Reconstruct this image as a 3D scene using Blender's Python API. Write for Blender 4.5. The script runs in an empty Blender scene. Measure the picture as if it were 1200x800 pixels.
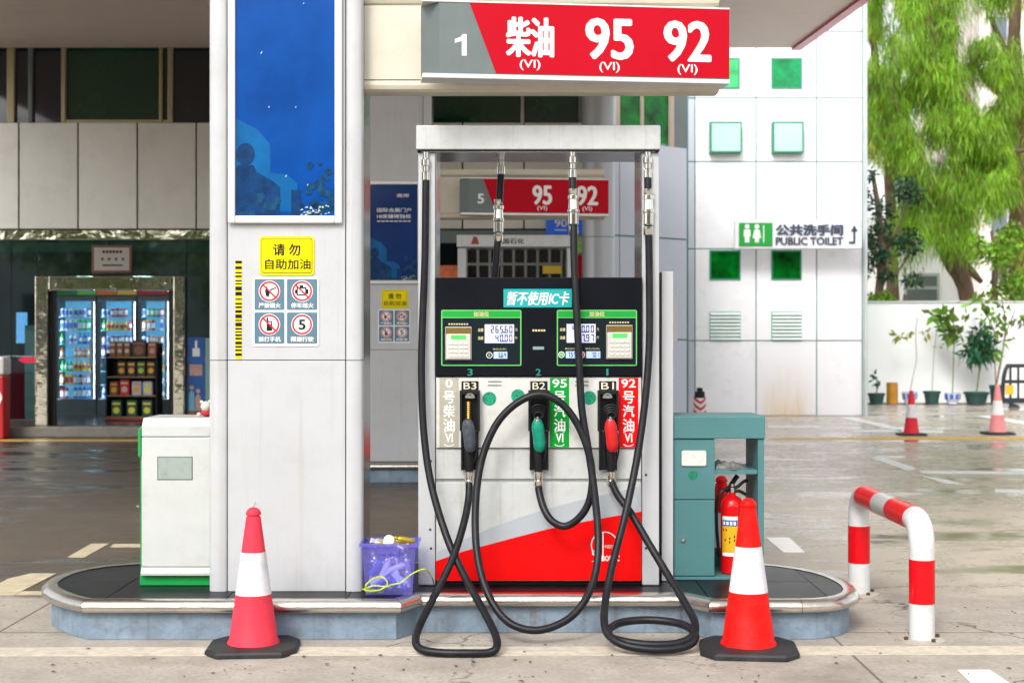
import bpy, math, random
import numpy as np
from mathutils import Vector, Matrix
from mathutils.geometry import interpolate_bezier
random.seed(7); rng = np.random.default_rng(7)
SC = bpy.context.scene
COL = SC.collection
R = math.radians
F = 1667.0            # focal length in photo pixels (50 mm lens, 1200 px wide)
EYE = 1.48            # camera height

# ------------------------------------------------------------------ camera
cd = bpy.data.cameras.new('camera'); cam = bpy.data.objects.new('camera', cd); COL.objects.link(cam)
cam.location = (0, 0, EYE); cam.rotation_euler = (R(90), 0, 0)
cd.sensor_width = 36.0; cd.lens = 50.01; cd.shift_y = -2/1200; cd.clip_end = 2000; cd.clip_start = .05
cd.dof.use_dof = True; cd.dof.focus_distance = 7.3; cd.dof.aperture_fstop = 3.6
SC.camera = cam
# ------------------------------------------------------------------ sky and sun (bright overcast)
SUN_EL, SUN_AZ = R(42), R(200)      # light comes from behind the camera, a little to its left
w = bpy.data.worlds.new('World'); SC.world = w; w.use_nodes = True
nt = w.node_tree; bg = nt.nodes['Background']
sky = nt.nodes.new('ShaderNodeTexSky'); sky.sky_type = 'NISHITA'; sky.sun_disc = False
sky.sun_elevation = SUN_EL; sky.sun_rotation = SUN_AZ; sky.dust_density = 3; sky.air_density = 1.0; sky.ozone_density = 1
hs = nt.nodes.new('ShaderNodeHueSaturation'); hs.inputs['Saturation'].default_value = .22
nt.links.new(sky.outputs[0], hs.inputs['Color']); nt.links.new(hs.outputs[0], bg.inputs['Color'])
bg.inputs['Strength'].default_value = .15
sl = bpy.data.lights.new('sun', 'SUN'); sl.energy = .65; sl.angle = R(15); sl.color = (1, .96, .9)
so = bpy.data.objects.new('sun', sl); COL.objects.link(so)
# direction towards the sun: azimuth measured clockwise from +Y
sd = Vector((math.sin(SUN_AZ)*math.cos(SUN_EL), math.cos(SUN_AZ)*math.cos(SUN_EL), math.sin(SUN_EL)))
so.rotation_euler = sd.to_track_quat('Z', 'Y').to_euler()
SC.view_settings.view_transform = 'Standard'; SC.view_settings.look = 'None'
SC.view_settings.gamma = 1; SC.view_settings.exposure = 1.06
SC.render.resolution_x = 1024; SC.render.resolution_y = 682
SC.cycles.max_bounces = 8; SC.cycles.transparent_max_bounces = 24

# ------------------------------------------------------------------ helpers
OFF = Vector((0, 0, 0))
def X(px, Y): return (px-600)/F*Y
def Z(py, Y): return EYE-(py-398)/F*Y
def G(px, py, z=0.0):
    Y = (EYE-z)*F/(py-398); return Vector((X(px, Y), Y, z))
MATS = {}
def srgb(c):
    if isinstance(c, str):
        c = c.lstrip('#'); c = tuple(int(c[i:i+2], 16)/255 for i in (0, 2, 4))
    return tuple((x/12.92 if x <= .04045 else ((x+.055)/1.055)**2.4) for x in c)
def mat(name, col, rough=.5, metal=0, var=.08, vs=3.0, bump=0, bs=60, dirt=0, dcol=(.12,.10,.08), ds=2.0,
        coat=0, emit=0, alpha=1, trans=0, stretch=(1,1,1), spec=.5, isl=0, oi=0, streak=0):
    if name in MATS: return MATS[name]
    m = bpy.data.materials.new(name); m.use_nodes = True; n = m.node_tree; L = n.links
    b = n.nodes['Principled BSDF']; b.inputs['Metallic'].default_value = metal
    b.inputs['Specular IOR Level'].default_value = spec
    tc = n.nodes.new('ShaderNodeTexCoord'); mp = n.nodes.new('ShaderNodeMapping'); mp.inputs['Scale'].default_value = stretch
    L.new(tc.outputs['Object'], mp.inputs[0])
    nz = n.nodes.new('ShaderNodeTexNoise'); nz.inputs['Scale'].default_value = vs; nz.inputs['Detail'].default_value = 8; nz.inputs['Roughness'].default_value = .65
    L.new(mp.outputs[0], nz.inputs['Vector'])
    mx = n.nodes.new('ShaderNodeMix'); mx.data_type = 'RGBA'
    mx.inputs['A'].default_value = (*[c*(1-var) for c in col], 1); mx.inputs['B'].default_value = (*[min(1, c*(1+var)) for c in col], 1)
    ramp = n.nodes.new('ShaderNodeMapRange'); ramp.inputs[1].default_value = .3; ramp.inputs[2].default_value = .7
    L.new(nz.outputs['Fac'], ramp.inputs[0]); L.new(ramp.outputs[0], mx.inputs['Factor'])
    out = mx.outputs['Result']
    if isl:
        gi = n.nodes.new('ShaderNodeNewGeometry'); hv = n.nodes.new('ShaderNodeHueSaturation')
        mr = n.nodes.new('ShaderNodeMapRange'); mr.inputs[3].default_value = 1-isl; mr.inputs[4].default_value = 1+isl
        L.new(gi.outputs['Random Per Island'], mr.inputs[0]); L.new(mr.outputs[0], hv.inputs['Value'])
        mr2 = n.nodes.new('ShaderNodeMapRange'); mr2.inputs[3].default_value = .47; mr2.inputs[4].default_value = .52
        L.new(gi.outputs['Random Per Island'], mr2.inputs[0]); L.new(mr2.outputs[0], hv.inputs['Hue'])
        L.new(out, hv.inputs['Color']); out = hv.outputs[0]
    if oi:
        ob = n.nodes.new('ShaderNodeObjectInfo'); hv = n.nodes.new('ShaderNodeHueSaturation'); mr = n.nodes.new('ShaderNodeMapRange')
        mr.inputs[3].default_value = 1-oi; mr.inputs[4].default_value = 1+oi; L.new(ob.outputs['Random'], mr.inputs[0]); L.new(mr.outputs[0], hv.inputs['Value']); L.new(out, hv.inputs['Color']); out = hv.outputs[0]
    if streak:      # rain and fuel runs: long thin vertical marks
        mp2 = n.nodes.new('ShaderNodeMapping'); mp2.inputs['Scale'].default_value = (26,26,.9); L.new(tc.outputs['Object'], mp2.inputs[0])
        n4 = n.nodes.new('ShaderNodeTexNoise'); n4.inputs['Scale'].default_value = 1; n4.inputs['Detail'].default_value = 6; L.new(mp2.outputs[0], n4.inputs['Vector'])
        r4 = n.nodes.new('ShaderNodeMapRange'); r4.inputs[1].default_value = .56; r4.inputs[2].default_value = .74; r4.inputs[4].default_value = streak
        L.new(n4.outputs['Fac'], r4.inputs[0]); m4 = n.nodes.new('ShaderNodeMix'); m4.data_type = 'RGBA'; m4.inputs['B'].default_value = (*dcol, 1)
        L.new(r4.outputs[0], m4.inputs['Factor']); L.new(out, m4.inputs['A']); out = m4.outputs['Result']
    if dirt:
        n2 = n.nodes.new('ShaderNodeTexNoise'); n2.inputs['Scale'].default_value = ds; n2.inputs['Detail'].default_value = 12; n2.inputs['Roughness'].default_value = .75
        L.new(mp.outputs[0], n2.inputs['Vector'])
        r2 = n.nodes.new('ShaderNodeMapRange'); r2.inputs[1].default_value = .5; r2.inputs[2].default_value = .8; r2.inputs[4].default_value = dirt
        L.new(n2.outputs['Fac'], r2.inputs[0])
        m2 = n.nodes.new('ShaderNodeMix'); m2.data_type = 'RGBA'; m2.inputs['B'].default_value = (*dcol, 1)
        L.new(r2.outputs[0], m2.inputs['Factor']); L.new(out, m2.inputs['A']); out = m2.outputs['Result']
    L.new(out, b.inputs['Base Color'])
    rr = n.nodes.new('ShaderNodeMapRange'); rr.inputs[3].default_value = max(.02, rough*.75); rr.inputs[4].default_value = min(1, rough*1.25)
    L.new(nz.outputs['Fac'], rr.inputs[0]); L.new(rr.outputs[0], b.inputs['Roughness'])
    if bump:
        n3 = n.nodes.new('ShaderNodeTexNoise'); n3.inputs['Scale'].default_value = bs; n3.inputs['Detail'].default_value = 5
        L.new(mp.outputs[0], n3.inputs['Vector'])
        bp = n.nodes.new('ShaderNodeBump'); bp.inputs['Strength'].default_value = bump; bp.inputs['Distance'].default_value = .01
        L.new(n3.outputs['Fac'], bp.inputs['Height']); L.new(bp.outputs[0], b.inputs['Normal'])
    if coat: b.inputs['Coat Weight'].default_value = coat; b.inputs['Coat Roughness'].default_value = .08
    if emit: b.inputs['Emission Color'].default_value = (*col, 1); b.inputs['Emission Strength'].default_value = emit
    if alpha < 1: b.inputs['Alpha'].default_value = alpha
    if trans: b.inputs['Transmission Weight'].default_value = trans
    MATS[name] = m; return m
def P(hexcol, **k):
    return mat('paint_'+str(hexcol)+'_'+'_'.join(f'{a}{b}' for a, b in sorted(k.items()))[:40], srgb(hexcol), **k)

class MB:
    def __init__(s): s.v = []; s.f = []; s.m = []
    def add(s, vs, fs, m=0):
        o = len(s.v); s.v += [Vector(v) for v in vs]; s.f += [tuple(i+o for i in f) for f in fs]; s.m += [m]*len(fs); return s
    def box(s, x0, x1, y0, y1, z0, z1, m=0):
        x0, x1 = min(x0, x1), max(x0, x1); y0, y1 = min(y0, y1), max(y0, y1); z0, z1 = min(z0, z1), max(z0, z1)
        return s.add([(x0,y0,z0),(x1,y0,z0),(x1,y1,z0),(x0,y1,z0),(x0,y0,z1),(x1,y0,z1),(x1,y1,z1),(x0,y1,z1)],
                     [(0,3,2,1),(4,5,6,7),(0,1,5,4),(1,2,6,5),(2,3,7,6),(3,0,4,7)], m)
    def pbox(s, p0, p1, q0, q1, Y0, Y1, m=0):      # box seen at photo pixels when its front stands at distance Y0
        return s.box(X(p0, Y0), X(p1, Y0), Y0, Y1, Z(q1, Y0), Z(q0, Y0), m)
    def extrude(s, pts, d, m=0):                    # pts: polygon of 3D points, d: extrusion vector
        n = len(pts); d = Vector(d); a = [Vector(p) for p in pts]; b = [p+d for p in a]
        return s.add(a+b, [tuple(range(n))[::-1], tuple(range(n, 2*n))]+[(i, (i+1) % n, n+(i+1) % n, n+i) for i in range(n)], m)
    def poly_xz(s, pts, y0, y1, m=0):
        a = sum(pts[i][0]*pts[(i+1) % len(pts)][1]-pts[(i+1) % len(pts)][0]*pts[i][1] for i in range(len(pts)))
        if a < 0: pts = pts[::-1]
        # ccw seen from -Y -> normal -Y on the front
        n = len(pts)
        return s.add([(x, y0, z) for x, z in pts]+[(x, y1, z) for x, z in pts],
                     [tuple(range(n)), tuple(range(n, 2*n))[::-1]]+[((i+1) % n, i, n+i, n+(i+1) % n) for i in range(n)], m)
    def poly_xy(s, pts, z0, z1, m=0):
        a = sum(pts[i][0]*pts[(i+1) % len(pts)][1]-pts[(i+1) % len(pts)][0]*pts[i][1] for i in range(len(pts)))
        if a < 0: pts = pts[::-1]
        n = len(pts)
        return s.add([(x, y, z0) for x, y in pts]+[(x, y, z1) for x, y in pts],
                     [tuple(range(n))[::-1], tuple(range(n, 2*n))]+[(i, (i+1) % n, n+(i+1) % n, n+i) for i in range(n)], m)
    def lathe(s, prof, c=(0,0,0), seg=24, m=0, sx=1, sy=1, caps=True):
        c = Vector(c); n = len(prof); vs = []; fs = []
        for r, z in prof:
            for k in range(seg):
                t = 2*math.pi*k/seg; vs.append(c+Vector((r*math.cos(t)*sx, r*math.sin(t)*sy, z)))
        for i in range(n-1):
            for k in range(seg):
                fs.append((i*seg+k, i*seg+(k+1) % seg, (i+1)*seg+(k+1) % seg, (i+1)*seg+k))
        if caps: fs.append(tuple(range(seg))[::-1]); fs.append(tuple((n-1)*seg+k for k in range(seg)))
        return s.add(vs, fs, m)
    def tube(s, pts, r, seg=10, m=0, closed=False):
        pts = [Vector(p) for p in pts]; n = len(pts)
        rs = r if isinstance(r, (list, tuple)) else [r]*n
        up = None; vs = []; fs = []
        for i, p in enumerate(pts):
            t = (pts[(i+1) % n if closed else min(i+1, n-1)]-pts[(i-1) if closed or i > 0 else 0]).normalized()
            if up is None:
                up = t.orthogonal().normalized()
            up = (up-t*up.dot(t)).normalized(); q = t.cross(up)
            for k in range(seg):
                a = 2*math.pi*k/seg; vs.append(p+(up*math.cos(a)+q*math.sin(a))*rs[i])
        for i in range(n if closed else n-1):
            for k in range(seg):
                j = (i+1) % n
                fs.append((i*seg+k, i*seg+(k+1) % seg, j*seg+(k+1) % seg, j*seg+k))
        if not closed: fs.append(tuple(range(seg))[::-1]); fs.append(tuple((n-1)*seg+k for k in range(seg)))
        return s.add(vs, fs, m)
    def disc(s, cx, cz, r, y0, y1, seg=28, m=0, sz=1):
        return s.poly_xz([(cx+r*math.cos(2*math.pi*k/seg), cz+r*sz*math.sin(2*math.pi*k/seg)) for k in range(seg)], y0, y1, m)
    def ring(s, cx, cz, r0, r1, y0, y1, a0=0, a1=360, seg=32, m=0):
        for k in range(seg):
            a, b = R(a0+(a1-a0)*k/seg), R(a0+(a1-a0)*(k+1)/seg)
            s.poly_xz([(cx+r0*math.cos(a), cz+r0*math.sin(a)), (cx+r1*math.cos(a), cz+r1*math.sin(a)),
                       (cx+r1*math.cos(b), cz+r1*math.sin(b)), (cx+r0*math.cos(b), cz+r0*math.sin(b))], y0, y1, m)
        return s
    def build(s, name, mats, parent=None, smooth=False, bevel=0, local=False, label=None, kind=None, bseg=2):
        me = bpy.data.meshes.new(name)
        M = Matrix() if (local or parent is None) else MW[parent.name].inverted()
        off = Vector((0,0,0)) if local else OFF
        me.from_pydata([tuple(M @ (v+off)) for v in s.v], [], s.f)
        if not isinstance(mats, (list, tuple)): mats = [mats]
        for m_ in mats: me.materials.append(m_)
        if len(mats) > 1: me.polygons.foreach_set('material_index', s.m)
        if smooth:
            me.shade_smooth(); me.set_sharp_from_angle(angle=R(38))
        me.update()
        o = bpy.data.objects.new(name, me); COL.objects.link(o)
        if parent: o.parent = parent; MW[o.name] = MW[parent.name]
        else: MW[o.name] = Matrix()
        if bevel:
            b = o.modifiers.new('bevel', 'BEVEL'); b.width = bevel; b.segments = bseg; b.limit_method = 'ANGLE'; b.angle_limit = R(40)
        if label: o['label'] = label
        if kind: o['kind'] = kind
        return o
MW = {}
def thing(name, label, cat, loc=(0,0,0), rotz=0, group=None):
    o = bpy.data.objects.new(name, None); COL.objects.link(o); o.empty_display_size = .1
    o.location = Vector(loc)+OFF; o.rotation_euler = (0, 0, rotz); o['label'] = label; o['category'] = cat
    if group: o['group'] = group
    MW[o.name] = Matrix.Translation(Vector(loc)+OFF) @ Matrix.Rotation(rotz, 4, 'Z')
    return o
def tag(o, label, cat, group=None, kind=None):
    o['label'] = label; o['category'] = cat
    if group: o['group'] = group
    if kind: o['kind'] = kind
    return o
def dup(root, loc, rotz=None, label=None, group=None):
    r = root.copy(); COL.objects.link(r); r.location = loc
    if rotz is not None: r.rotation_euler = (0, 0, rotz)
    if label: r['label'] = label
    if group: r['group'] = group
    for ch in list(root.children):
        c = ch.copy(); COL.objects.link(c); c.parent = r
        for g in list(ch.children):
            d = g.copy(); COL.objects.link(d); d.parent = c
    return r
def same(o, loc):            # a sibling piece sharing mesh data, moved
    c = o.copy(); COL.objects.link(c); c.location = loc; return c
_tc = {}
def tmesh(s, bold, ext):
    k = (s, bold, ext)
    if k not in _tc:
        c = bpy.data.curves.new('t', 'FONT'); c.body = s; c.resolution_u = 3; c.offset = bold; c.extrude = ext; c.space_character = 1.0
        o = bpy.data.objects.new('t', c); COL.objects.link(o)
        me = bpy.data.meshes.new_from_object(o.evaluated_get(bpy.context.evaluated_depsgraph_get()))
        v = np.array([q.co[:] for q in me.vertices]); f = [tuple(p.vertices) for p in me.polygons]
        bpy.data.objects.remove(o); bpy.data.curves.remove(c); bpy.data.meshes.remove(me); _tc[k] = (v, f)
    return _tc[k]
def text(mb, s, x0, x1, z0, z1, y, bold=.0, thick=.0012, shear=0, m=0):   # lettering facing -Y, fitted in a box
    v, f = tmesh(s, 0, .01)
    lo, hi = v.min(0), v.max(0)
    u = (v-lo)/(hi-lo)
    # weight is built from shifted copies, each a hair in front of the last, so dense characters stay clean
    h = z1-z0; b_ = bold*h*1.15; x0 += b_; x1 -= b_; zb = b_*.6; z0 += zb; z1 -= zb
    sh = [(0,0)] if b_ <= 0 else [(-b_,0),(b_,0),(0,-zb),(0,zb),(-b_*.7,-zb*.7),(b_*.7,zb*.7),(-b_*.7,zb*.7),(b_*.7,-zb*.7),(0,0)]
    for i, (dx, dz) in enumerate(sh):
        pts = [(dx+x0+(x1-x0)*(a+shear*(b-.5)), y-i*.00004-thick/2+(.5-c)*thick, dz+z0+(z1-z0)*b) for a, b, c in u]
        mb.add(pts, f, m)
    return mb
def ptext(mb, s, p0, p1, q0, q1, Y, **k):
    return text(mb, s, X(p0, Y), X(p1, Y), Z(q1, Y), Z(q0, Y), Y, **k)
def catmull(pts, sub=8, closed=False):
    pts = [Vector(p) for p in pts]; n = len(pts); out = []
    for i in range(n if closed else n-1):
        g = (lambda j: pts[j % n]) if closed else (lambda j: pts[max(0, min(n-1, j))])
        a, b, c, d = g(i-1), g(i), g(i+1), g(i+2)
        for k in range(sub):
            t = k/sub
            out.append(.5*((2*b)+(c-a)*t+(2*a-5*b+4*c-d)*t*t+(3*b-a-3*c+d)*t**3))
    if not closed: out.append(pts[-1])
    return out

# ------------------------------------------------------------------ shared materials
WHITE = mat('white_coated_metal', (.49,.50,.512), .38, var=.05, vs=2, dirt=.4, dcol=(.36,.33,.27), ds=5, bump=.05, bs=8, streak=.35)
WHITE2 = mat('white_painted_sheet', (.52,.535,.53), .4, var=.07, vs=3, dirt=.55, dcol=(.28,.26,.2), ds=9, streak=.6, bump=.05, bs=10)
CREAM = mat('cream_metal', (.60,.56,.45), .4, var=.05, dirt=.3, dcol=(.3,.26,.18), ds=4)
STEEL = mat('brushed_steel', (.60,.58,.55), .22, metal=1, var=.15, vs=20, stretch=(1,1,6), bump=.05, bs=30)
CHROME = mat('chrome_fitting', (.75,.72,.66), .15, metal=1, var=.1)
MIRROR = mat('mirror_steel', (.80,.76,.62), .04, metal=1, var=.05, bump=1.0, bs=3.5)
RUBBER = mat('black_hose_rubber', (.007,.007,.010), .42, var=.3, vs=8, dirt=.5, dcol=(.05,.045,.04), ds=11, bump=.05, bs=40, spec=.3)
BLACK = mat('black_plastic', (.008,.008,.010), .4, var=.2, bump=.03, spec=.3)
CONSOLE = mat('dark_console', (.005,.006,.009), .4, var=.2, spec=.1)
GAP = mat('dark_gap', (.01,.01,.01), .8)
LETW = mat('white_lettering', (.8,.8,.8), .5, var=.05)
LETK = mat('black_lettering', (.010,.010,.010), .5, spec=.2)
LETS = mat('slate_lettering', (.03,.05,.09), .5)
RED = mat('sign_red', (.46,.001,.012), .5, var=.06, vs=2, dirt=.12, dcol=(.35,.01,.02), spec=.12)
REDB = mat('bright_red_panel', (.78,.002,.002), .45, var=.05, dirt=.22, dcol=(.42,.01,.01), ds=7, spec=.12)
GREYS = mat('sign_grey', (.13,.16,.155), .45, var=.12, dirt=.3, dcol=(.1,.1,.09))
GREENP = mat('green_panel', (.0,.30,.03), .4)
YEL = mat('sign_yellow', (.82,.68,.0), .5, spec=.15)
TEAL = mat('teal_cabinet', (.065,.19,.195), .45, var=.1, dirt=.4, dcol=(.04,.08,.08), ds=12, bump=.05)
# ------------------------------------------------------------------ ground
def ground_material():
    m = bpy.data.materials.new('forecourt_concrete'); m.use_nodes = True; n = m.node_tree; L = n.links; b = n.nodes['Principled BSDF']
    N = n.nodes.new
    tc = N('ShaderNodeTexCoord'); sx = N('ShaderNodeSeparateXYZ'); L.new(tc.outputs['Object'], sx.inputs[0])
    def noise(scale, det=6, rough=.6, st=(1,1,1), loc=(0,0,0)):
        mp = N('ShaderNodeMapping'); mp.inputs['Scale'].default_value = st; mp.inputs['Location'].default_value = loc; L.new(tc.outputs['Object'], mp.inputs[0])
        z = N('ShaderNodeTexNoise'); z.inputs['Scale'].default_value = scale; z.inputs['Detail'].default_value = det; z.inputs['Roughness'].default_value = rough
        L.new(mp.outputs[0], z.inputs['Vector']); return z.outputs['Fac']
    def mr(src, a, b_, c=0, d=1):
        q = N('ShaderNodeMapRange'); q.inputs[1].default_value = a; q.inputs[2].default_value = b_; q.inputs[3].default_value = c; q.inputs[4].default_value = d
        L.new(src, q.inputs[0]); return q.outputs[0]
    def ma(op, a, b_=None):
        q = N('ShaderNodeMath'); q.operation = op
        for i, s in enumerate((a, b_)):
            if s is None: continue
            if isinstance(s, (int, float)): q.inputs[i].default_value = s
            else: L.new(s, q.inputs[i])
        return q.outputs[0]
    def mix(f, A, B):
        q = N('ShaderNodeMix'); q.data_type = 'RGBA'
        if isinstance(f, float): q.inputs['Factor'].default_value = f
        else: L.new(f, q.inputs['Factor'])
        for k, s in (('A', A), ('B', B)):
            if isinstance(s, tuple): q.inputs[k].default_value = (*s, 1)
            else: L.new(s, q.inputs[k])
        return q.outputs['Result']
    big = noise(.5, 5); mid = noise(3.0, 8, .7); fine = noise(40, 6, .7); grit = noise(220, 3, .6)
    # distance mask: dry apron in front of the island (y < ~8.3), wobbly edge
    edge = ma('ADD', sx.outputs['Y'], ma('MULTIPLY', noise(1.3, 5), 1.2))
    far = mr(edge, 8.75, 8.95)
    streak = noise(1.1, 7, .62, st=(.45, 1.15, 1), loc=(3,1,0))
    wet0 = mr(streak, .50, .60)
    wet = ma('MULTIPLY', wet0, far)
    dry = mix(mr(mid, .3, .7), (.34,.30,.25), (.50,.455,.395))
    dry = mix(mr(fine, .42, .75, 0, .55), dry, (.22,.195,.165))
    damp_and_shade = mix(mr(mid, .3, .7), (.085,.066,.048), (.15,.12,.09))
    damp_and_shade = mix(mr(fine, .45, .8, 0, .5), damp_and_shade, (.11,.095,.08))
    # canopy shade painted in: dark damp concrete beneath, warmer and paler on the open side
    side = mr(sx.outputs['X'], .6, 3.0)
    damp_and_shade = mix(side, damp_and_shade, mix(mr(mid, .3, .7), (.43,.36,.29), (.60,.52,.43)))
    col = mix(far, dry, damp_and_shade)
    wet_and_shade = mix(side, (.030,.024,.018), (.34,.285,.24))  # wet patches carry the same painted canopy shade
    col = mix(ma('MULTIPLY', wet, .9), col, wet_and_shade)
    # oil spots on the apron and fine cracks
    vor = N('ShaderNodeTexVoronoi'); vor.inputs['Scale'].default_value = 5.5; L.new(tc.outputs['Object'], vor.inputs['Vector'])
    spot = ma('MULTIPLY', mr(vor.outputs['Distance'], .05, .11, 1, 0), mr(mid, .52, .6))
    col = mix(ma('MULTIPLY', spot, .8), col, (.05,.045,.04))
    vc = N('ShaderNodeTexVoronoi'); vc.feature = 'DISTANCE_TO_EDGE'; vc.inputs['Scale'].default_value = .42
    wv = N('ShaderNodeVectorMath'); wv.operation = 'ADD'; nn = N('ShaderNodeTexNoise'); nn.inputs['Scale'].default_value = 2.2; nn.inputs['Detail'].default_value = 6; L.new(tc.outputs['Object'], nn.inputs['Vector'])
    sc_ = N('ShaderNodeVectorMath'); sc_.operation = 'SCALE'; sc_.inputs['Scale'].default_value = .5; L.new(nn.outputs['Color'], sc_.inputs[0])
    L.new(tc.outputs['Object'], wv.inputs[0]); L.new(sc_.outputs[0], wv.inputs[1]); L.new(wv.outputs[0], vc.inputs['Vector'])
    crack = ma('MULTIPLY', mr(vc.outputs['Distance'], .001, .004, 1, 0), mr(big, .45, .55, .1, .9))
    col = mix(crack, col, (.06,.05,.045))
    for ax, per, ph in (('X', 4.2, 1.3), ('Y', 4.6, .9)):
        m_ = ma('ABSOLUTE', ma('SUBTRACT', ma('FRACT', ma('DIVIDE', ma('ADD', sx.outputs[ax], 100+ph), per)), .5))
        col = mix(ma('MULTIPLY', mr(m_, .0012, .0022, 1, 0), .75), col, (.07,.06,.05))
    vs2 = N('ShaderNodeTexVoronoi'); vs2.inputs['Scale'].default_value = 17; L.new(tc.outputs['Object'], vs2.inputs['Vector'])
    col = mix(ma('MULTIPLY', mr(vs2.outputs['Distance'], .10, .2, .75, 0), mr(mid, .5, .56)), col, (.09,.075,.06))
    st = mr(noise(.9, 6, .7, loc=(9,2,0)), .52, .7, 0, .5)
    col = mix(st, col, (.17,.14,.11))
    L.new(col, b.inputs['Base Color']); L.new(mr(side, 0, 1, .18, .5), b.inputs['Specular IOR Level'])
    rd = mr(fine, .3, .7, .65, .9)
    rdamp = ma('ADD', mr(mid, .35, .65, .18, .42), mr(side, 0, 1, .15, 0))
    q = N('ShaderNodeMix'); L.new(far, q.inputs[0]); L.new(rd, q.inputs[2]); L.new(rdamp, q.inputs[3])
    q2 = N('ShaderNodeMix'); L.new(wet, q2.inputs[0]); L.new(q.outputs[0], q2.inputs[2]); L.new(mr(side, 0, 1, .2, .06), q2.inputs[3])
    L.new(q2.outputs[0], b.inputs['Roughness'])
    bp = N('ShaderNodeBump'); bp.inputs['Distance'].default_value = .004
    L.new(ma('MULTIPLY', ma('SUBTRACT', 1.0, ma('MULTIPLY', wet, .93)), .6), bp.inputs['Strength'])
    L.new(ma('ADD', fine, ma('MULTIPLY', grit, .5)), bp.inputs['Height']); L.new(bp.outputs[0], b.inputs['Normal'])
    return m
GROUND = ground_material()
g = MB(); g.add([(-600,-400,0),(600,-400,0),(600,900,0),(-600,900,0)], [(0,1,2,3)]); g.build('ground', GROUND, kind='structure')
# painted markings: sheets 4 mm above the ground
LINEW = mat('worn_white_line', (.82,.82,.80), .5, var=.1, vs=14, dirt=.4, dcol=(.3,.26,.2), ds=7)
LINEC = mat('worn_cream_line', (.60,.52,.36), .55, var=.2, vs=14, dirt=.95, dcol=(.30,.25,.18), ds=6)
LINEF = mat('faded_cream_line', (.56,.50,.40), .75, var=.22, vs=16, dirt=1.0, dcol=(.36,.32,.26), ds=11)
LINEY = mat('worn_yellow_line', (.72,.42,.06), .5, var=.2, vs=10, dirt=.8, dcol=(.35,.28,.15), ds=5)
def marking(pts, m, name='road_marking'):
    q = [G(*p) for p in pts]; mb = MB(); mb.poly_xy([(v.x, v.y) for v in q], .001, .004); mb.build(name, m, kind='structure')
marking([(79,653),(99,653),(128,637),(107,637)], LINEC); marking([(129,641),(175,641),(175,637.5),(133,637.5)], LINEC)
marking([(-25,697),(17,697),(66,672),(36,672),(10,678)], LINEC); marking([(18,697),(52,697),(56,693),(26,693)], LINEC)
marking([(-60,769),(1260,767),(1260,757),(-60,759)], LINEF)
marking([(985,489),(999,489),(1074,505.4),(1058,506)], LINEW); marking([(1000,504),(1056,503.5),(1056,505.8),(1000,506)], LINEW)
marking([(1076,504),(1105,504.5),(1105,507),(1078,507)], LINEW)
marking([(1142,487),(1158,487),(1260,503),(1250,506)], LINEW)
marking([(1019,536),(1036,536),(1075,549),(1062,551)], LINEW); marking([(1077,551.5),(1240,553),(1240,556),(1081,554.5)], LINEW)
marking([(1078,557),(1110,562),(1130,568),(1106,566)], LINEW)
marking([(1166,573),(1260,578),(1260,581),(1167,576.5)], LINEW)
marking([(898,630),(925,630),(943,647),(918,647)], LINEW)
marking([(900,498.5),(960,499),(960,501),(900,501)], LINEW)
marking([(1122,785),(1160,785),(1200,812),(1150,812)], LINEW)
marking([(905,513),(1000,512.6),(1000,514.6),(905,515)], LINEY); marking([(1000,512),(1240,512),(1240,515),(1000,515)], LINEY)
marking([(-60,515),(240,515),(240,517),(-60,517)], LINEY)

# ------------------------------------------------------------------ pump islands
SLATE = mat('black_slate_tile', (.006,.007,.010), .34, var=.5, vs=3, dirt=.4, dcol=(.045,.045,.045), ds=9, spec=.12, oi=.4)
KERB = mat('blue_grey_kerb', (.19,.26,.33), .6, var=.25, vs=5, dirt=1.0, dcol=(.10,.08,.06), ds=7, bump=.5, bs=40, streak=.5)
NOSING = mat('steel_nosing', (.66,.62,.56), .25, metal=1, var=.25, vs=4, dirt=.7, dcol=(.25,.19,.13), ds=8, bump=.35, bs=9)
ISL = [(-2.10,7.0),(-.56,7.0),(-.47,7.17),(.86,7.17),(.98,7.0),(1.42,7.0),(1.51,7.015),(1.59,7.05),(1.66,7.11),(1.72,7.20),(1.755,7.31),(1.77,7.44),(1.765,7.58),(1.745,7.72),(1.70,7.86),(1.63,7.98),(1.54,8.08),(1.44,8.15),(1.33,8.19),
       (-2.02,8.2),(-2.16,8.17),(-2.29,8.10),(-2.40,7.98),(-2.455,7.82),(-2.465,7.66),(-2.45,7.50),(-2.40,7.36),(-2.31,7.22),(-2.21,7.10)]
ZT = .2
def offset_poly(P_, d):
    n = len(P_); out = []
    for i in range(n):
        a, b, c = Vector(P_[i-1]), Vector(P_[i]), Vector(P_[(i+1) % n])
        n1 = Vector(((b-a).y, -(b-a).x)).normalized(); n2 = Vector(((c-b).y, -(c-b).x)).normalized()
        k = (n1+n2).normalized(); out.append(b+k*(d/max(.5, k.dot(n1))))
    return out
def clip(poly, x0, x1, y0, y1):
    for ax, lim, sg in ((0,x0,1),(0,x1,-1),(1,y0,1),(1,y1,-1)):
        out = []
        for i in range(len(poly)):
            a, b = poly[i-1], poly[i]; da = (a[ax]-lim)*sg; db = (b[ax]-lim)*sg
            if (da >= 0) != (db >= 0):
                t = da/(da-db); out.append((a[0]+(b[0]-a[0])*t, a[1]+(b[1]-a[1])*t))
            if db >= 0: out.append(tuple(b))
        poly = out
        if len(poly) < 3: return []
    return poly
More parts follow.
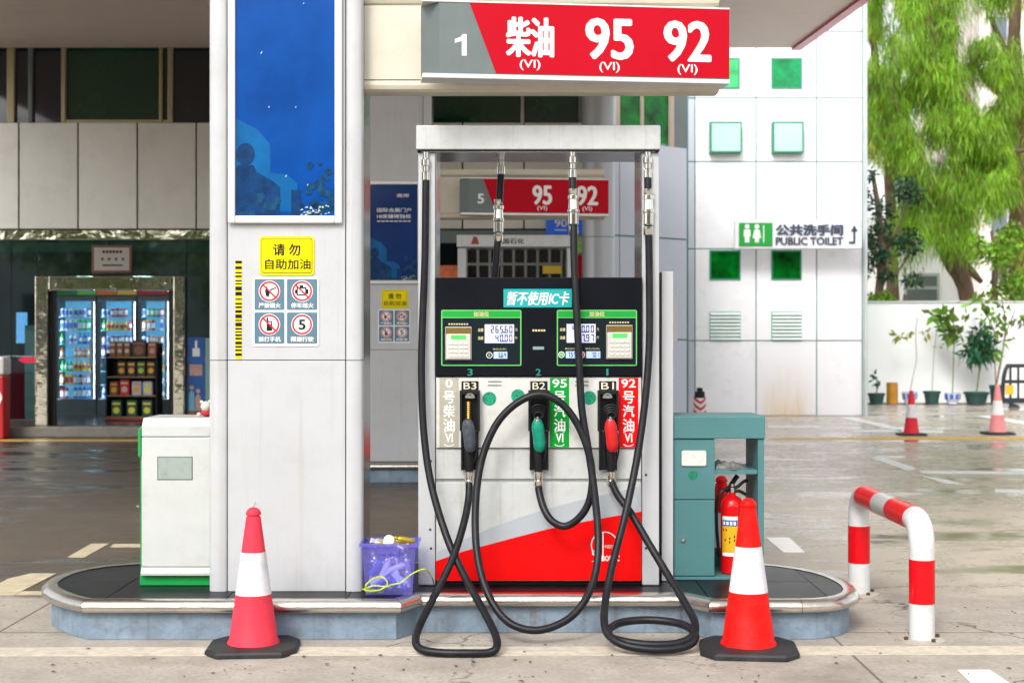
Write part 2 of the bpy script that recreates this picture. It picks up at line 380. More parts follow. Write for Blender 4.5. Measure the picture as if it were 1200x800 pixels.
def island(label, tiles=True):
    t = thing('pump_island', label, 'pump island', (0, 7.6, 0), group='raised pump islands')
    inner = offset_poly(ISL, -.02)
    MB().poly_xy([tuple(p) for p in inner], 0, .178).build('kerb', KERB, t, bevel=.004)
    # rounded steel nosing, in lengths with visible butt joints
    prof = [(-.05,.200),(-.01,.203),(.012,.198),(.026,.184),(.032,.168),(.030,.152),(.020,.142),(-.005,.138),(-.05,.138)]
    rings = [offset_poly(ISL, d) for d, z in prof]
    n = len(ISL); spans = [(0,1),(1,2),(2,3),(3,4),(4,5),(5,9),(9,14),(14,18),(18,19),(19,22),(22,26),(26,29)]
    for a, b in spans:
        mb = MB(); vs = []; fs = []
        for i in range(a, b+1):
            for j, (d, z) in enumerate(prof):
                p = rings[j][i % n]
                q = Vector((p.x, p.y, z))
                if i in (a, b):      # leave a hairline joint
                    o = rings[j][(i+1) % n] if i == a else rings[j][(i-1) % n]
                    dv = Vector((o.x-p.x, o.y-p.y, 0)); q += dv.normalized()*.0015
                vs.append(q)
        k = len(prof)
        for i in range(b-a):
            for j in range(k-1): fs.append((i*k+j, i*k+j+1, (i+1)*k+j+1, (i+1)*k+j))
        mb.add(vs, fs).build('nosing', NOSING, t, smooth=True)
    top = [tuple(p) for p in offset_poly(ISL, -.052)]
    MB().poly_xy([tuple(p) for p in offset_poly(ISL, -.04)], .178, .188).build('tile_bed', GAP, t)
    if tiles:
        x = -2.62; i = 0
        while x < 1.9:
            for j, y in enumerate((6.95, 7.555, 8.16)):
                c = clip(top, x+.0025, x+.5975, y+.0025, y+.6025)
                if len(c) > 2:
                    h = .197+random.uniform(-.0008, .0008)
                    MB().poly_xy(c, .188, h).build('tile', SLATE, t)
            x += .6
    else:
        MB().poly_xy(top, .188, .197).build('tile', SLATE, t)
    return t
island('near pump island with black tiled top, steel nosing and blue grey kerb')

# ------------------------------------------------------------------ pillar with its poster and stickers
POSTER = mat('blue_poster_print', (.0,.055,.27), .3, var=.3, vs=2.2, coat=.05, dirt=.3, dcol=(.0,.09,.33), ds=1.4, spec=.12)
POSTN = mat('navy_poster_print', (.004,.03,.15), .25, var=.3, vs=2, coat=.3, spec=.2)
CYAN = mat('painted_reflection_cyan', (.0,.095,.28), .3, var=.3, vs=5, coat=.05, spec=.2)
NAVY = mat('painted_reflection_dark_blue', (.002,.034,.12), .3, var=.5, vs=12, coat=.05, spec=.2)
DGREEN = mat('painted_reflection_dark_green', (.004,.045,.11), .3, var=.8, vs=16, coat=.25, spec=.2)
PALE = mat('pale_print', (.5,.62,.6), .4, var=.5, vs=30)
FRAMES = mat('poster_frame_metal', (.72,.70,.68), .3, var=.05, metal=.35)
def pillar(full, label):
    y = 7.26
    t = thing('canopy_pillar', label, 'pillar', (X(335,y), y+.2, ZT), group='canopy pillars on the islands')
    zb = .198; zt = 5.98; zs = Z(422, y); e = .002
    MB().box(X(250,y), X(421,y), y+.012, y+.39, zb, zt).build('core', GAP, t)
    # front casings above and below the seam
    MB().box(X(267,y), X(404.5,y), y, y+.012, zb, zs-e).build('lower_casing', WHITE, t, bevel=.002)
    MB().box(X(267,y), X(404.5,y), y, y+.012, zs+e, zt).build('upper_casing', WHITE, t, bevel=.002)
    for a, b, sgn in ((245,266.2,1),(405.3,425,-1)):
        xa, xb = X(a,y), X(b,y)
        for z0, z1 in ((zb, zs-e), (zs+e, zt)):
            pts = [(xa,y+.05),(xa,y+.014),(xa+.006,y+.004),(xa+.014,y-.004),(xa+.045,y-.010),(xb-.01,y-.008),(xb-.003,y-.002),(xb,y+.006),(xb,y+.05)]
            if sgn < 0:
                pts = [(xa,y+.05),(xa,y+.006),(xa+.003,y-.002),(xa+.01,y-.008),(xb-.045,y-.010),(xb-.014,y-.004),(xb-.006,y+.004),(xb,y+.014),(xb,y+.05)]
            MB().poly_xy(pts, z0, z1).build('corner_casing', WHITE, t, smooth=True)
    for xa in (X(245,y)+.001, X(425,y)-.013):
        MB().box(xa, xa+.012, y+.052, y+.40, zb, zt).build('side_sheet', mat('dull_mirror_sheet', (.42,.45,.42), .18, metal=.85, var=.15), t)
    # poster case
    p = thing('poster_case', ('large blue advertising poster in a silver frame on the near pillar' if full else
              'navy advertising poster on the far pillar behind the dispenser'), 'poster', (X(335,y), y, Z(262,y)), group='framed posters on the pillars')
    z0, z1 = Z(262,y), Z(-100,y)
    if not full: z0, z1 = Z(263,y), Z(14,y)
    x0, x1 = X(268,y), X(401.5,y)
    yf = y-.03
    MB().box(x0+.01, x1-.01, y-.012, y-.011+.009, z0+.01, z1-.01).build('back_panel', FRAMES, p)
    fr = MB(); wd = .038
    fr.box(x0, x0+wd, yf, y-.012, z0, z1); fr.box(x1-wd, x1, yf, y-.012, z0, z1)
    fr.box(x0+wd, x1-wd, yf, y-.012, z0, z0+wd); fr.box(x0+wd, x1-wd, yf, y-.012, z1-wd, z1)
    fr.build('frame', FRAMES, p, bevel=.006)
    a0, a1, b0, b1 = x0+wd, x1-wd, z0+wd, z1-wd; yp = y-.014
    MB().box(a0, a1, yp, yp+.002, b0, b1).build('print_sheet', POSTER if full else POSTN, p)
    Wd = a1-a0; H = b1-b0 if not full else 1.10
    def q(u, v): return (a0+u*Wd, b0+v*H)
    d = MB()  # flat shapes paint the ghostly reflection seen in the poster glass
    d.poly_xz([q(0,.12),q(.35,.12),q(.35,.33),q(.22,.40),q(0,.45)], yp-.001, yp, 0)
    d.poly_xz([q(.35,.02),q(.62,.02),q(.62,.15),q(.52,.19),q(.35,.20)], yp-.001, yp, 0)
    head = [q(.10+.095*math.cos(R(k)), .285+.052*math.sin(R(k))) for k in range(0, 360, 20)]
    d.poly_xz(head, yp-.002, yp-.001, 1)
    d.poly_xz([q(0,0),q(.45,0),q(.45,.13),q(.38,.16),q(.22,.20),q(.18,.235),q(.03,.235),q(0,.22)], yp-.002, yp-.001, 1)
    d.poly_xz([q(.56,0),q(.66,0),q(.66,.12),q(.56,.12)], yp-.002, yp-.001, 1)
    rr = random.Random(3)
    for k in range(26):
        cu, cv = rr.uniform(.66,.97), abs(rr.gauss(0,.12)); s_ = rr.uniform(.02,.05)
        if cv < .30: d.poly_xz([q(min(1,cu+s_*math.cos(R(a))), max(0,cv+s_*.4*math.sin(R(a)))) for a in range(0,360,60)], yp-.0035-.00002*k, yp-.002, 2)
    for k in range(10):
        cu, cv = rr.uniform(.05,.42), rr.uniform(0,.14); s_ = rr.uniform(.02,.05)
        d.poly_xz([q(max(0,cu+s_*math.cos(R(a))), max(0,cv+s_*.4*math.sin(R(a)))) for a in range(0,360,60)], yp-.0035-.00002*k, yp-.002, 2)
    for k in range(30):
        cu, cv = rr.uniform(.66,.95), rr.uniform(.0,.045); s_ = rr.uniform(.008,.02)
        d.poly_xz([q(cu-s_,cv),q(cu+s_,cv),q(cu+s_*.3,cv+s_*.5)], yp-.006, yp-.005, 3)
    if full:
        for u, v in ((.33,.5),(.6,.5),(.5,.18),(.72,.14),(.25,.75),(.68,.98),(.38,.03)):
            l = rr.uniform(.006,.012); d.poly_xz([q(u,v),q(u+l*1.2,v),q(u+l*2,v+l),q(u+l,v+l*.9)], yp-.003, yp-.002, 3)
    d.build('print', [CYAN, NAVY, DGREEN, PALE], p, kind='stuff')  # painted reflection shapes joined with the pale flecks
    if not full:
        tx = MB()
        text(tx, '南岸', *[q(.56,0)[0], q(.82,0)[0]], q(0,.865)[1], q(0,.905)[1], yp-.003, bold=.01)
        text(tx, '国际会展门户', q(.15,0)[0], q(.86,0)[0], q(0,.71)[1], q(0,.755)[1], yp-.003, bold=.01)
        text(tx, '18席臻稀独栋', q(.15,0)[0], q(.86,0)[0], q(0,.645)[1], q(0,.69)[1], yp-.003, bold=.01)
        for k in range(8): tx.box(q(.15+.09*k,0)[0], q(.22+.09*k,0)[0], yp-.004, yp-.003, q(0,.612)[1], q(0,.622)[1])
        tx.build('lettering', LETW, p)
    # yellow notice
    n = thing('yellow_notice', ('yellow do not self refuel notice on the near white pillar' if full else 'small yellow refuel notice on the far pillar under the navy poster'),
              'sign', (X(336,y), y, Z(322,y)), group='yellow notices on the pillars')
    def rrect(a, b, c, d_, r, k=5):
        o = []
        for cx, cz, s0 in ((b-r,d_-r,0),(a+r,d_-r,90),(a+r,c+r,180),(b-r,c+r,270)):
            for i in range(k+1): an = R(s0+90*i/k); o.append((cx+r*math.cos(an), cz+r*math.sin(an)))
        return o
    A = (X(304.5,y), X(368.5,y), Z(322.5,y), Z(277,y))
    MB().poly_xz(rrect(*A, .02), y-.006, y).build('plate', YEL, n)
    i1 = .010; i2 = .013
    MB().poly_xz(rrect(A[0]+i1,A[1]-i1,A[2]+i1,A[3]-i1,.014), y-.0068, y-.006).build('border', LETK, n)
    MB().poly_xz(rrect(A[0]+i2,A[1]-i2,A[2]+i2,A[3]-i2,.012), y-.0076, y-.0068).build('face', YEL, n)
    tx = MB(); ptext(tx, '请 勿', 320, 352, 285.5, 299.5, y-.0078, bold=.02); ptext(tx, '自助加油', 310.5, 364, 303.5, 315.5, y-.0078, bold=.016)
    tx.build('lettering', LETK, n)
    # four-symbol board
    s = thing('safety_board', ('four symbol safety board on the near white pillar' if full else 'four symbol safety board on the far pillar'), 'sign',
              (X(335,y), y, Z(404,y)), group='safety boards on the pillars')
    MB().poly_xz(rrect(X(296,y),X(374,y),Z(405.5,y),Z(324.5,y),.014), y-.005, y).build('board', LETW, s)
    SL = mat('slate_blue_print', (.09,.18,.24), .4)
    for (pa, pb, qa, qb, word, sym) in ((298.5,333.5,327,363,'严禁烟火','fire'),(336.5,372,327,363,'停车熄火','engine'),(298.5,333.5,366,402.5,'禁打手机','phone'),(336.5,372,366,402.5,'限速行驶','five')):
        MB().poly_xz(rrect(X(pa,y),X(pb,y),Z(qb,y),Z(qa,y),.006), y-.0065, y-.005).build('symbol_field', SL, s)
        cx, cz = X((pa+pb)/2,y), Z(qa+14.2,y); r = .051
        k = MB(); k.disc(cx, cz, r+.004, y-.0075, y-.0065, m=0)
        k.ring(cx, cz, r-.009, r, y-.0085, y-.0075, m=1)
        if sym == 'five': text(k, '5', cx-.018, cx+.018, cz-.026, cz+.026, y-.0087, bold=.03, m=2)
        elif sym == 'fire':
            k.poly_xz([(cx-.022,cz+.004),(cx-.012,cz+.03),(cx-.01,cz+.008),(cx+.004,cz-.004),(cx-.004,cz-.03),(cx-.018,cz-.024)], y-.0088, y-.0078, 2)
            k.poly_xz([(cx+.004,cz+.002),(cx+.034,cz+.016),(cx+.034,cz+.022),(cx+.002,cz+.008)], y-.0088, y-.0078, 2)
        elif sym == 'engine':
            for (u0,u1,v0,v1) in ((-.028,.02,.014,.020),(-.028,.02,-.022,-.016),(-.028,-.022,-.022,.02),(.016,.022,-.022,.02),(-.012,.006,.02,.03),(.022,.032,-.014,.01),(-.036,-.028,-.012,.008)):
                k.poly_xz([(cx+u0,cz+v0),(cx+u1,cz+v0),(cx+u1,cz+v1),(cx+u0,cz+v1)], y-.0088, y-.0078, 2)
        else:
            k.poly_xz([(cx-.014,cz-.032),(cx+.014,cz-.032),(cx+.014,cz+.018),(cx-.014,cz+.018)], y-.0088, y-.0078, 2)
            k.poly_xz([(cx-.014,cz+.018),(cx-.006,cz+.018),(cx-.006,cz+.036),(cx-.014,cz+.036)], y-.0088, y-.0078, 2)
            k.poly_xz([(cx-.009,cz+.002),(cx+.009,cz+.002),(cx+.009,cz+.012),(cx-.009,cz+.012)], y-.0092, y-.0088, 0)
        if sym != 'five':
            a = R(-45); dx, dz = math.cos(a)*r, math.sin(a)*r; nx, nz = .004*math.sin(-a), .004*math.cos(a)
            k.poly_xz([(cx-dx+nx,cz-dz+nz),(cx+dx+nx,cz+dz+nz),(cx+dx-nx,cz+dz-nz),(cx-dx-nx,cz-dz-nz)], y-.0096, y-.0090, 1)
        ptext(k, word, pa+4.5, pb-4.5, qb-8.2, qb-2.2, y-.0066, bold=.03, m=0)
        k.build('symbol', [LETW, mat('symbol_red', (.55,.01,.02), .4), LETK], s)
    if full:
        c = thing('striped_tape', 'vertical strip of yellow and black bars on the near pillar', 'tape', (X(279,y), y, Z(420,y)))
        MB().pbox(275.8,283.2,305,420.5,y-.002,y).build('tape', YEL, c)
        k = MB(); rr = random.Random(5); z = 305.5
        while z < 418:
            h = rr.choice([1.6,2.2,3.2,4.4]); k.pbox(275.8,283.2,z,min(z+h,420),y-.003,y-.002); z += h+rr.choice([1.8,2.4,3.4])
        k.build('bar', LETK, c, kind='stuff')
    return t
pillar(True, 'near white canopy pillar with blue poster and yellow notice')

# ------------------------------------------------------------------ beam and grade sign
def sign(number, words, label, beam_label):
    yb = 7.36
    b = thing('sign_beam', beam_label, 'beam', (X(640,yb), yb+.2, Z(107,yb)), group='cream beams carrying the grade signs')
    x0, x1 = X(426.5,yb), X(843,yb)
    MB().box(x0, x1-.02, yb+.03, yb+.14, Z(96,yb)+.03, 3.22).build('core', CREAM, b)
    prof = lambda za, zb_: [(yb+.03,za),(yb+.008,za+.012),(yb,za+.03),(yb,zb_-.02),(yb+.012,zb_),(yb+.03,zb_)]
    mb = MB(); mb.extrude([(x0,y_,z_) for y_, z_ in prof(Z(107,yb), Z(93.5,yb))]+[(x0,yb+.15,Z(93.5,yb)),(x0,yb+.15,Z(107,yb))][::1], (x1-x0,0,0)); mb.build('lower_rail', CREAM, b)
    mb = MB(); mb.extrude([(x0,y_,z_) for y_, z_ in prof(Z(6,yb), Z(-12,yb))]+[(x0,yb+.15,Z(-12,yb)),(x0,yb+.15,Z(6,yb))], (x1-x0,0,0)); mb.build('upper_rail', CREAM, b)
    MB().box(x0, X(500,yb), yb+.004, yb+.03, Z(93.5,yb)+.002, Z(6,yb)-.002).build('face_sheet', CREAM, b)
    # the lettered box is turned a little away from the beam
    yl = 7.08; rz = math.atan2(.17, X(853,7.27)-X(515,yl))
    s = thing('grade_sign', label, 'sign', (X(515,yl), yl, Z(86,yl)), rotz=rz, group='fuel grade signs over the pumps')
    Lx = 1.476; H = .356; D = .11
    bx = MB(); zb_ = 0
    bx.poly_xy([(0,0),(Lx,0),(Lx,D+.04),(-.085,D+.04),(-.085,D)], 0, H); bx.build('box', GREYS, s, local=True)
    rd = MB(); rd.poly_xz([(.150,H-.001),(Lx-.0,H-.001),(Lx-.0,.006),(.283,.006)], -.003, 0); rd.build('red_panel', RED, s, local=True)
    MB().box(Lx, Lx+.003, 0, D+.04, .006, H-.001).build('end_cap', RED, s, local=True)
    MB().box(-.085, Lx+.004, -.006, D+.045, -.022, -.001).build('bottom_trim', FRAMES, s, local=True)
    MB().box(-.085, Lx+.004, -.004, D+.045, H, H+.008).build('top_trim', FRAMES, s, local=True)
    u = lambda px: (px-515)/(853-515)*Lx
    v = lambda py, px=515: (86-(py-8.5*(px-515)/338))/83*H
    tx = MB()
    if number == '1':
        tx.poly_xz([(u(a),v(b)) for a, b in ((540.5,65),(546,65),(546,40),(541.5,40),(539,43.5),(532.5,46),(532.5,50.5),(540.5,48))], -.0016, -.0004)
    else: text(tx, number, u(536), u(552), v(64), v(40), -.0005, bold=.04)
    for word, a, c, lo, hi in words:
        m_ = (a+c)/2; text(tx, word, u(a), u(c), v(lo,m_), v(hi,m_), -.0035, bold=.035 if word[0] in '95' else .03)
        text(tx, '(VI)', u(m_-12), u(m_+12), v(lo+15.2,m_), v(lo+2.6,m_), -.0035, bold=.012)
    tx.build('lettering', LETW, s, local=True)
    return s
sign('1', (('柴油',591,647,68,21),('95',683,740,71,22),('92',775,832,74,25)), 'red and grey sign with number 1, diesel, 95 and 92', 'near cream beam above the front dispenser')

# ------------------------------------------------------------------ dispenser
LCD = mat('lcd_glass', (.50,.52,.80), .3, var=.03, emit=.25)
LCD2 = mat('lcd_glass_small', (.36,.50,.78), .3, var=.03, emit=.2)
BUFF = mat('buff_print', (.62,.55,.28), .5)
GLINE = mat('green_line', (.12,.50,.12), .4)
SEG = {'0':'abcdef','1':'bc','2':'abged','3':'abgcd','4':'fgbc','5':'afgcd','6':'afgedc','7':'abc','8':'abcdefg','9':'abcdfg'}
def seven(mb, s, xr, z0, z1, y, wd, gap):
    h = z1-z0; t = h*.13; x = xr
    for ch in reversed(s):
        if ch == '.': mb.box(x+gap*.5-t*.65, x+gap*.5+t*.65, y-.0006, y, z0, z0+t*1.3); continue
        xa, xb = x-wd, x; zm = (z0+z1)/2; g_ = t*.3
        D_ = {'a':(xa+g_,xb-g_,z1-t,z1),'g':(xa+g_,xb-g_,zm-t/2,zm+t/2),'d':(xa+g_,xb-g_,z0,z0+t),'f':(xa,xa+t,zm+g_,z1-g_),'b':(xb-t,xb,zm+g_,z1-g_),'e':(xa,xa+t,z0+g_,zm-g_),'c':(xb-t,xb,z0+g_,zm-g_)}
        for k in SEG[ch]:
            a, b, c, d = D_[k]; mb.box(a, b, y-.0006, y, c, d)
        x -= wd+gap
def dispenser(full, label, header_text=None):
    y = 7.43
    t = thing('fuel_dispenser', label, 'fuel dispenser', (X(631,y), y+.2, ZT), group='fuel dispensers on the islands')
    zb = .199; yb = y+.40
    zh0, zh1 = Z(175.5,y-.02), Z(147,y-.02)
    # header: shallow tray with overhanging lid
    h = MB(); h.box(X(488,y), X(773.5,y), y-.03, yb+.02, zh0, zh1); h.build('header', WHITE2, t, bevel=.006)
    MB().box(X(489,y), X(772.5,y), y-.026, yb+.01, zh0-.006, zh0-.001).build('header_lip', GAP, t)
    MB().box(X(494,y), X(768,y), y-.01, yb, zh0-.012, zh0-.007).build('header_soffit', mat('soffit_steel', (.62,.62,.66), .2, metal=.9, var=.1), t)
    for a, b in ((490,510),(752.5,772.5)):
        MB().box(X(a,y), X(b,y), y, yb, zb, zh0-.013).build('post', WHITE, t, bevel=.006)
    for a, s_ in ((510.4,1),(752.1,-1)):     # bare metal inner faces above the console
        x_ = X(a,y); MB().box(x_, x_+.004*s_, y+.006, yb-.006, Z(324,y), zh0-.014).build('inner_sheet', mat('inner_sheet', (.50,.48,.50), .2, metal=.85), t)
    xa, xb = X(510.8,y), X(751.7,y)
    MB().box(xa, xb, y+.02, yb-.01, zb+.02, Z(442,y)).build('cabinet', WHITE2, t)
    MB().box(xa+.006, xb-.006, y+.03, yb-.03, zb, zb+.0195).build('plinth', GAP, t)
    MB().box(xa-.001, xb+.001, y-.025, yb+.01, Z(440.5,y-.02), Z(325,y-.02)).build('console', CONSOLE, t, bevel=.004)
    yn = y-.012
    if full:
        MB().box(xa+.002, xb-.002, yn, y+.02, Z(524.5,yn), Z(442,yn)).build('nozzle_panel', mat('nozzle_panel', (.60,.60,.57), .4, var=.12, dirt=.5, dcol=(.28,.26,.22), ds=8), t, bevel=.002)
    MB().box(xa+.001, xb-.001, y+.002, y+.0195, Z(561,y), Z(525.5,y)).build('middle_panel', WHITE2, t, bevel=.003)
    d = MB().box(xa+.001, xb-.001, y+.002, y+.0195, Z(680.5,y), Z(565,y)).build('lower_door', WHITE2, t, bevel=.003)
    yd = y+.001
    red = [(510.8,657),(545,645),(575,637),(605,629),(640,620),(670,613.5),(700,608),(728,603),(751.6,599)]
    gry = [(510.8,647),(545,631),(575,618),(605,607),(640,596),(670,588),(700,581),(728,574.5),(751.6,569)]
    MB().poly_xz([(X(a,y), Z(b,y)) for a, b in red]+[(X(751.6,y),Z(680,y)),(X(510.8,y),Z(680,y))], yd-.001, yd+.001).build('red_swoosh', REDB, d)
    MB().poly_xz([(X(a,y), Z(b,y)) for a, b in gry]+[(X(a,y), Z(b,y)) for a, b in red[::-1]], yd-.0012, yd+.001).build('grey_swoosh', mat('silver_film', (.40,.43,.46), .35, var=.08), d)
    if header_text:
        tx = MB(); ptext(tx, header_text, 580, 650, 155, 168, y-.031, bold=.02); tx.build('lettering', LETK, t)
        tx = MB(); tx.poly_xz([(X(522,y),Z(170,y)),(X(542,y),Z(170,y)),(X(536,y),Z(152,y)),(X(528,y),Z(152,y))], y-.032, y-.030); tx.ring(X(532,y), Z(162,y), .02, .028, y-.034, y-.032, -20, 200); tx.build('emblem', mat('emblem_dark_red',(.3,.02,.02),.5), t)
    if not full: return t
    # logo on the red swoosh
    cx, cz = X(708.5,y), Z(638.5,y); yl = yd-.0014
    lg = MB(); r = .0705
    lg.ring(cx, cz, r-.004, r+.001, yl-.001, yl, -10, 215, seg=40)
    lg.poly_xz([(X(706,y),Z(623,y)),(X(707.2,y),Z(623,y)),(X(707.2,y),Z(657,y)),(X(706,y),Z(657,y))], yl-.001, yl)
    lg.poly_xz([(X(a,y),Z(b,y)) for a, b in ((698.5,642),(694,646),(694,649),(699,653),(697,656),(693,657.5),(699,657.5),(702,654),(697,648.5),(699,645),(703,642))], yl-.001, yl)
    text(lg, 'inopec', X(703,y), X(726,y), Z(660,y), Z(648,y), yl-.0012, bold=.01)
    text(lg, '中国石化', X(708.5,y), X(721,y), Z(642,y), Z(638,y), yl-.0012)
    lg.build('logo', LETW, d)
    bolts = MB()
    for px, py in ((742,563.5),(757,556),(757,642),(505,540),(505,642),(504,620),(757,452)): bolts.disc(X(px,y), Z(py,y), .006, y-.004, y+.003, seg=10)
    bolts.build('bolt', GAP, t)
    # console face
    yc = y-.026
    st = MB(); st.pbox(590,670,338.5,360,yc-.002,yc); tp = st.build('card_notice', mat('teal_print',(.0,.33,.33),.4), t)
    tx = MB(); ptext(tx, '暂不使用IC卡', 594, 667, 341.5, 357.5, yc-.0022, bold=.022, shear=.04); tx.build('lettering', LETW, tp)
    for (a, b, lcd, kp, smalls, lines, lab) in (
        (517,611,(568,602.5,380,402),(522.5,552,383.5,421),((578.5,594.5,412,420,'6.64'),),('265.60','40.00'),560),
        (652.5,746.5,(664,698,379.5,401.5),(711,740.5,381.5,420),((663,676,411.5,419.5,'7.59'),(687,703.5,411.5,419.5,'7.01')),('440.00','57.97'),656)):
        fr = MB(); q0, q1 = 363, 428.5; yy = yc-.001
        fr.poly_xz([(X(a,yc),Z(q0+1.2,yc)),(X(a+1.5,yc),Z(q0,yc)),(X(b-1.5,yc),Z(q0,yc)),(X(b,yc),Z(q0+1.2,yc)),(X(b,yc),Z(q1-1.2,yc)),(X(b-1.5,yc),Z(q1,yc)),(X(a+1.5,yc),Z(q1,yc)),(X(a,yc),Z(q1-1.2,yc))], yc-.001, yc)
        pp = fr.build('position_panel', GLINE, t)
        k = MB(); k.pbox(a+1.4,b-1.4,372.6,427.2,yc-.0018,yc-.001,0); k.pbox(a+1.4,b-1.4,364.4,371.4,yc-.0018,yc-.001,1); k.build('panel_face', [mat('dark_panel_face',(.008,.015,.018),.3,spec=.15), GREENP], pp)
        tx = MB(); mid = (a+b)/2
        ptext(tx, '加油位', mid-9, mid+9, 365, 370.8, yc-.002, bold=.02)
        ptext(tx, '金额', lcd[0]-8, lcd[0]-1.5, lcd[2]+4.5, lcd[2]+8.5, yc-.002, bold=.02); ptext(tx, '油量', lcd[0]-8, lcd[0]-1.5, lcd[2]+14, lcd[2]+18, yc-.002, bold=.02)
        ptext(tx, '元', lcd[1]+1, lcd[1]+4, lcd[2]+4.5, lcd[2]+8, yc-.002); ptext(tx, '升', lcd[1]+1, lcd[1]+4, lcd[2]+14, lcd[2]+17.5, yc-.002)
        for s_ in smalls: ptext(tx, '单价(元/升)', s_[0]-1, s_[1]-1, s_[2]-4.2, s_[2]-1.6, yc-.002)
        for j in range(8): tx.pbox(kp[0]+3+3*j, kp[0]+5+3*j, kp[2]-4.6, kp[2]-3, yc-.0024, yc-.0018)
        tx.build('lettering', BUFF, pp)
        k = MB(); k.pbox(*lcd, yc-.0035, yc-.001); l_ = k.build('display', LCD, pp, bevel=.001)
        k = MB(); H_ = Z(lcd[2],yc)-Z(lcd[3],yc); zt_ = Z(lcd[2],yc)
        seven(k, lines[0], X(lcd[1]-2,yc), zt_-H_*.46, zt_-H_*.08, yc-.0037, .0165, .0075)
        seven(k, lines[1], X(lcd[1]-2,yc), zt_-H_*.93, zt_-H_*.55, yc-.0037, .0165, .0075)
        k.build('digits', LETK, l_)
        for s_ in smalls:
            k = MB(); k.pbox(*s_[:4], yc-.003, yc-.001); l_ = k.build('price_display', LCD2, pp)
            k = MB(); seven(k, s_[4], X(s_[1]-1.5,yc), Z(s_[3]-1.2,yc), Z(s_[2]+1.2,yc), yc-.0032, .0095, .005); k.build('digits', LETK, l_)
        for s_, nm, cc in zip(smalls, (('0',) if len(smalls) == 1 else ('95','92')), ((LETK,) if len(smalls) == 1 else (GREENP, RED))):
            k = MB(); c_ = (X(s_[0]-5,yc), Z((s_[2]+s_[3])/2,yc)); k.disc(*c_, .0165, yc-.0026, yc-.001, m=0); k.disc(*c_, .013, yc-.0034, yc-.0026, m=1)
            text(k, nm, c_[0]-(.004 if nm == '0' else .008), c_[0]+(.004 if nm == '0' else .008), c_[1]-.006, c_[1]+.006, yc-.0036, m=0); k.build('grade_mark', [LETW, cc], pp)
        # keypad terminal
        kx0, kx1, kz0, kz1 = X(kp[0],yc), X(kp[1],yc), Z(kp[3],yc), Z(kp[2],yc)
        kt = MB(); kt.box(kx0-.004, kx1+.004, yc-.012, yc-.0018, kz0-.004, kz1+.004); kt = kt.build('keypad_bezel', mat('bezel_grey',(.30,.29,.27),.35), t, bevel=.006)
        MB().box(kx0, kx1, yc-.014, yc-.012, kz1-.034, kz1-.002).build('card_slot', mat('brown_slot',(.16,.10,.02),.3), kt)
        MB().box(kx0+.002, kx1-.002, yc-.022, yc-.012, kz0+.001, kz1-.034).build('keypad_body', mat('keypad_silver',(.55,.53,.47),.35), kt, bevel=.005)
        MB().box(kx0+.028, kx1-.026, yc-.0235, yc-.022, kz1-.062, kz1-.040).build('keypad_screen', mat('keypad_green',(.06,.50,.10),.3,emit=.15), kt)
        k = MB()
        for i in range(4):
            for j in range(4):
                x_ = kx0+.016+j*.0265; z_ = kz1-.076-i*.0215; k.box(x_, x_+.020, yc-.0265, yc-.022, z_-.015, z_)
        k.build('keys', mat('key_white',(.62,.60,.56),.4), kt, bevel=.002, bseg=1)
    k = MB(); k.pbox(624.5,637.5,406,409.5,yc-.002,yc,0); 
    for j in range(5): k.pbox(624+3.2*j,626.2+3.2*j,386,388.2,yc-.001,yc,1)
    k.build('centre_marks', [mat('pale_strip',(.2,.3,.32),.4), BUFF], t)
    k = MB()
    ptext(k, '3', 547.5, 554, 432, 440, yc-.0005, bold=.02); ptext(k, '2', 627.5, 634, 432, 440, yc-.0005, bold=.02); ptext(k, '1', 710.5, 713, 432, 440, yc-.0005, bold=.02)
    k.build('position_number', mat('teal_digit',(.0,.22,.17),.5), t)
    # nozzle panel: grade strips, stickers, nozzle boots
    ys = yn-.001
    for a, b, top, body, c in ((515,537.5,'0','号柴油','khaki'),(644.5,667,'95','号汽油','green'),(725,748,'92','号汽油','red')):
        col = {'khaki': mat('khaki_print',(.36,.34,.27),.45,var=.15,dirt=.4,dcol=(.2,.18,.13),ds=9), 'green': mat('strip_green',(.0,.30,.03),.45,spec=.15), 'red': mat('strip_red',(.72,.003,.004),.45,spec=.15)}[c]
        k = MB(); k.pbox(a,b,442.5,524,ys,yn); sp = k.build('grade_strip', col, t)
        tx = MB(); m_ = (a+b)/2
        ptext(tx, top, m_-(4 if top == '0' else 8.5), m_+(4 if top == '0' else 8.5), 444, 454, ys-.0002, bold=.025)
        for j, ch in enumerate(body): ptext(tx, ch, m_-6.8, m_+6.8, 458+16.2*j, 472.5+16.2*j, ys-.0002, bold=.018)
        # vertical brackets: arcs opening down and up
        for zc, a0, a1 in ((Z(503.6,ys)-.038, 45, 135), (Z(523,ys)+.038, 225, 315)):
            tx.ring(X(m_,ys), zc, .034, .038, ys-.0008, ys, a0, a1, seg=10)
        ptext(tx, 'VI', m_-4.5, m_+4.5, 507.5, 518, ys-.0002, bold=.02)
        tx.build('lettering', LETW, sp)
    k = MB()
    for cx_, cz_ in ((573.5,467),(607,464),(690.5,466)): k.disc(X(cx_,ys), Z(cz_,ys), .036, ys, yn)
    k.build('round_sticker', mat('green_sticker',(.0,.26,.14),.5,var=.7,vs=120), t)
    k = MB()
    for a in (572,674):
        for b in (446.5,451): k.pbox(a,a+16,b,b+1,ys,yn)
    k.build('vent_slot', GAP, t)
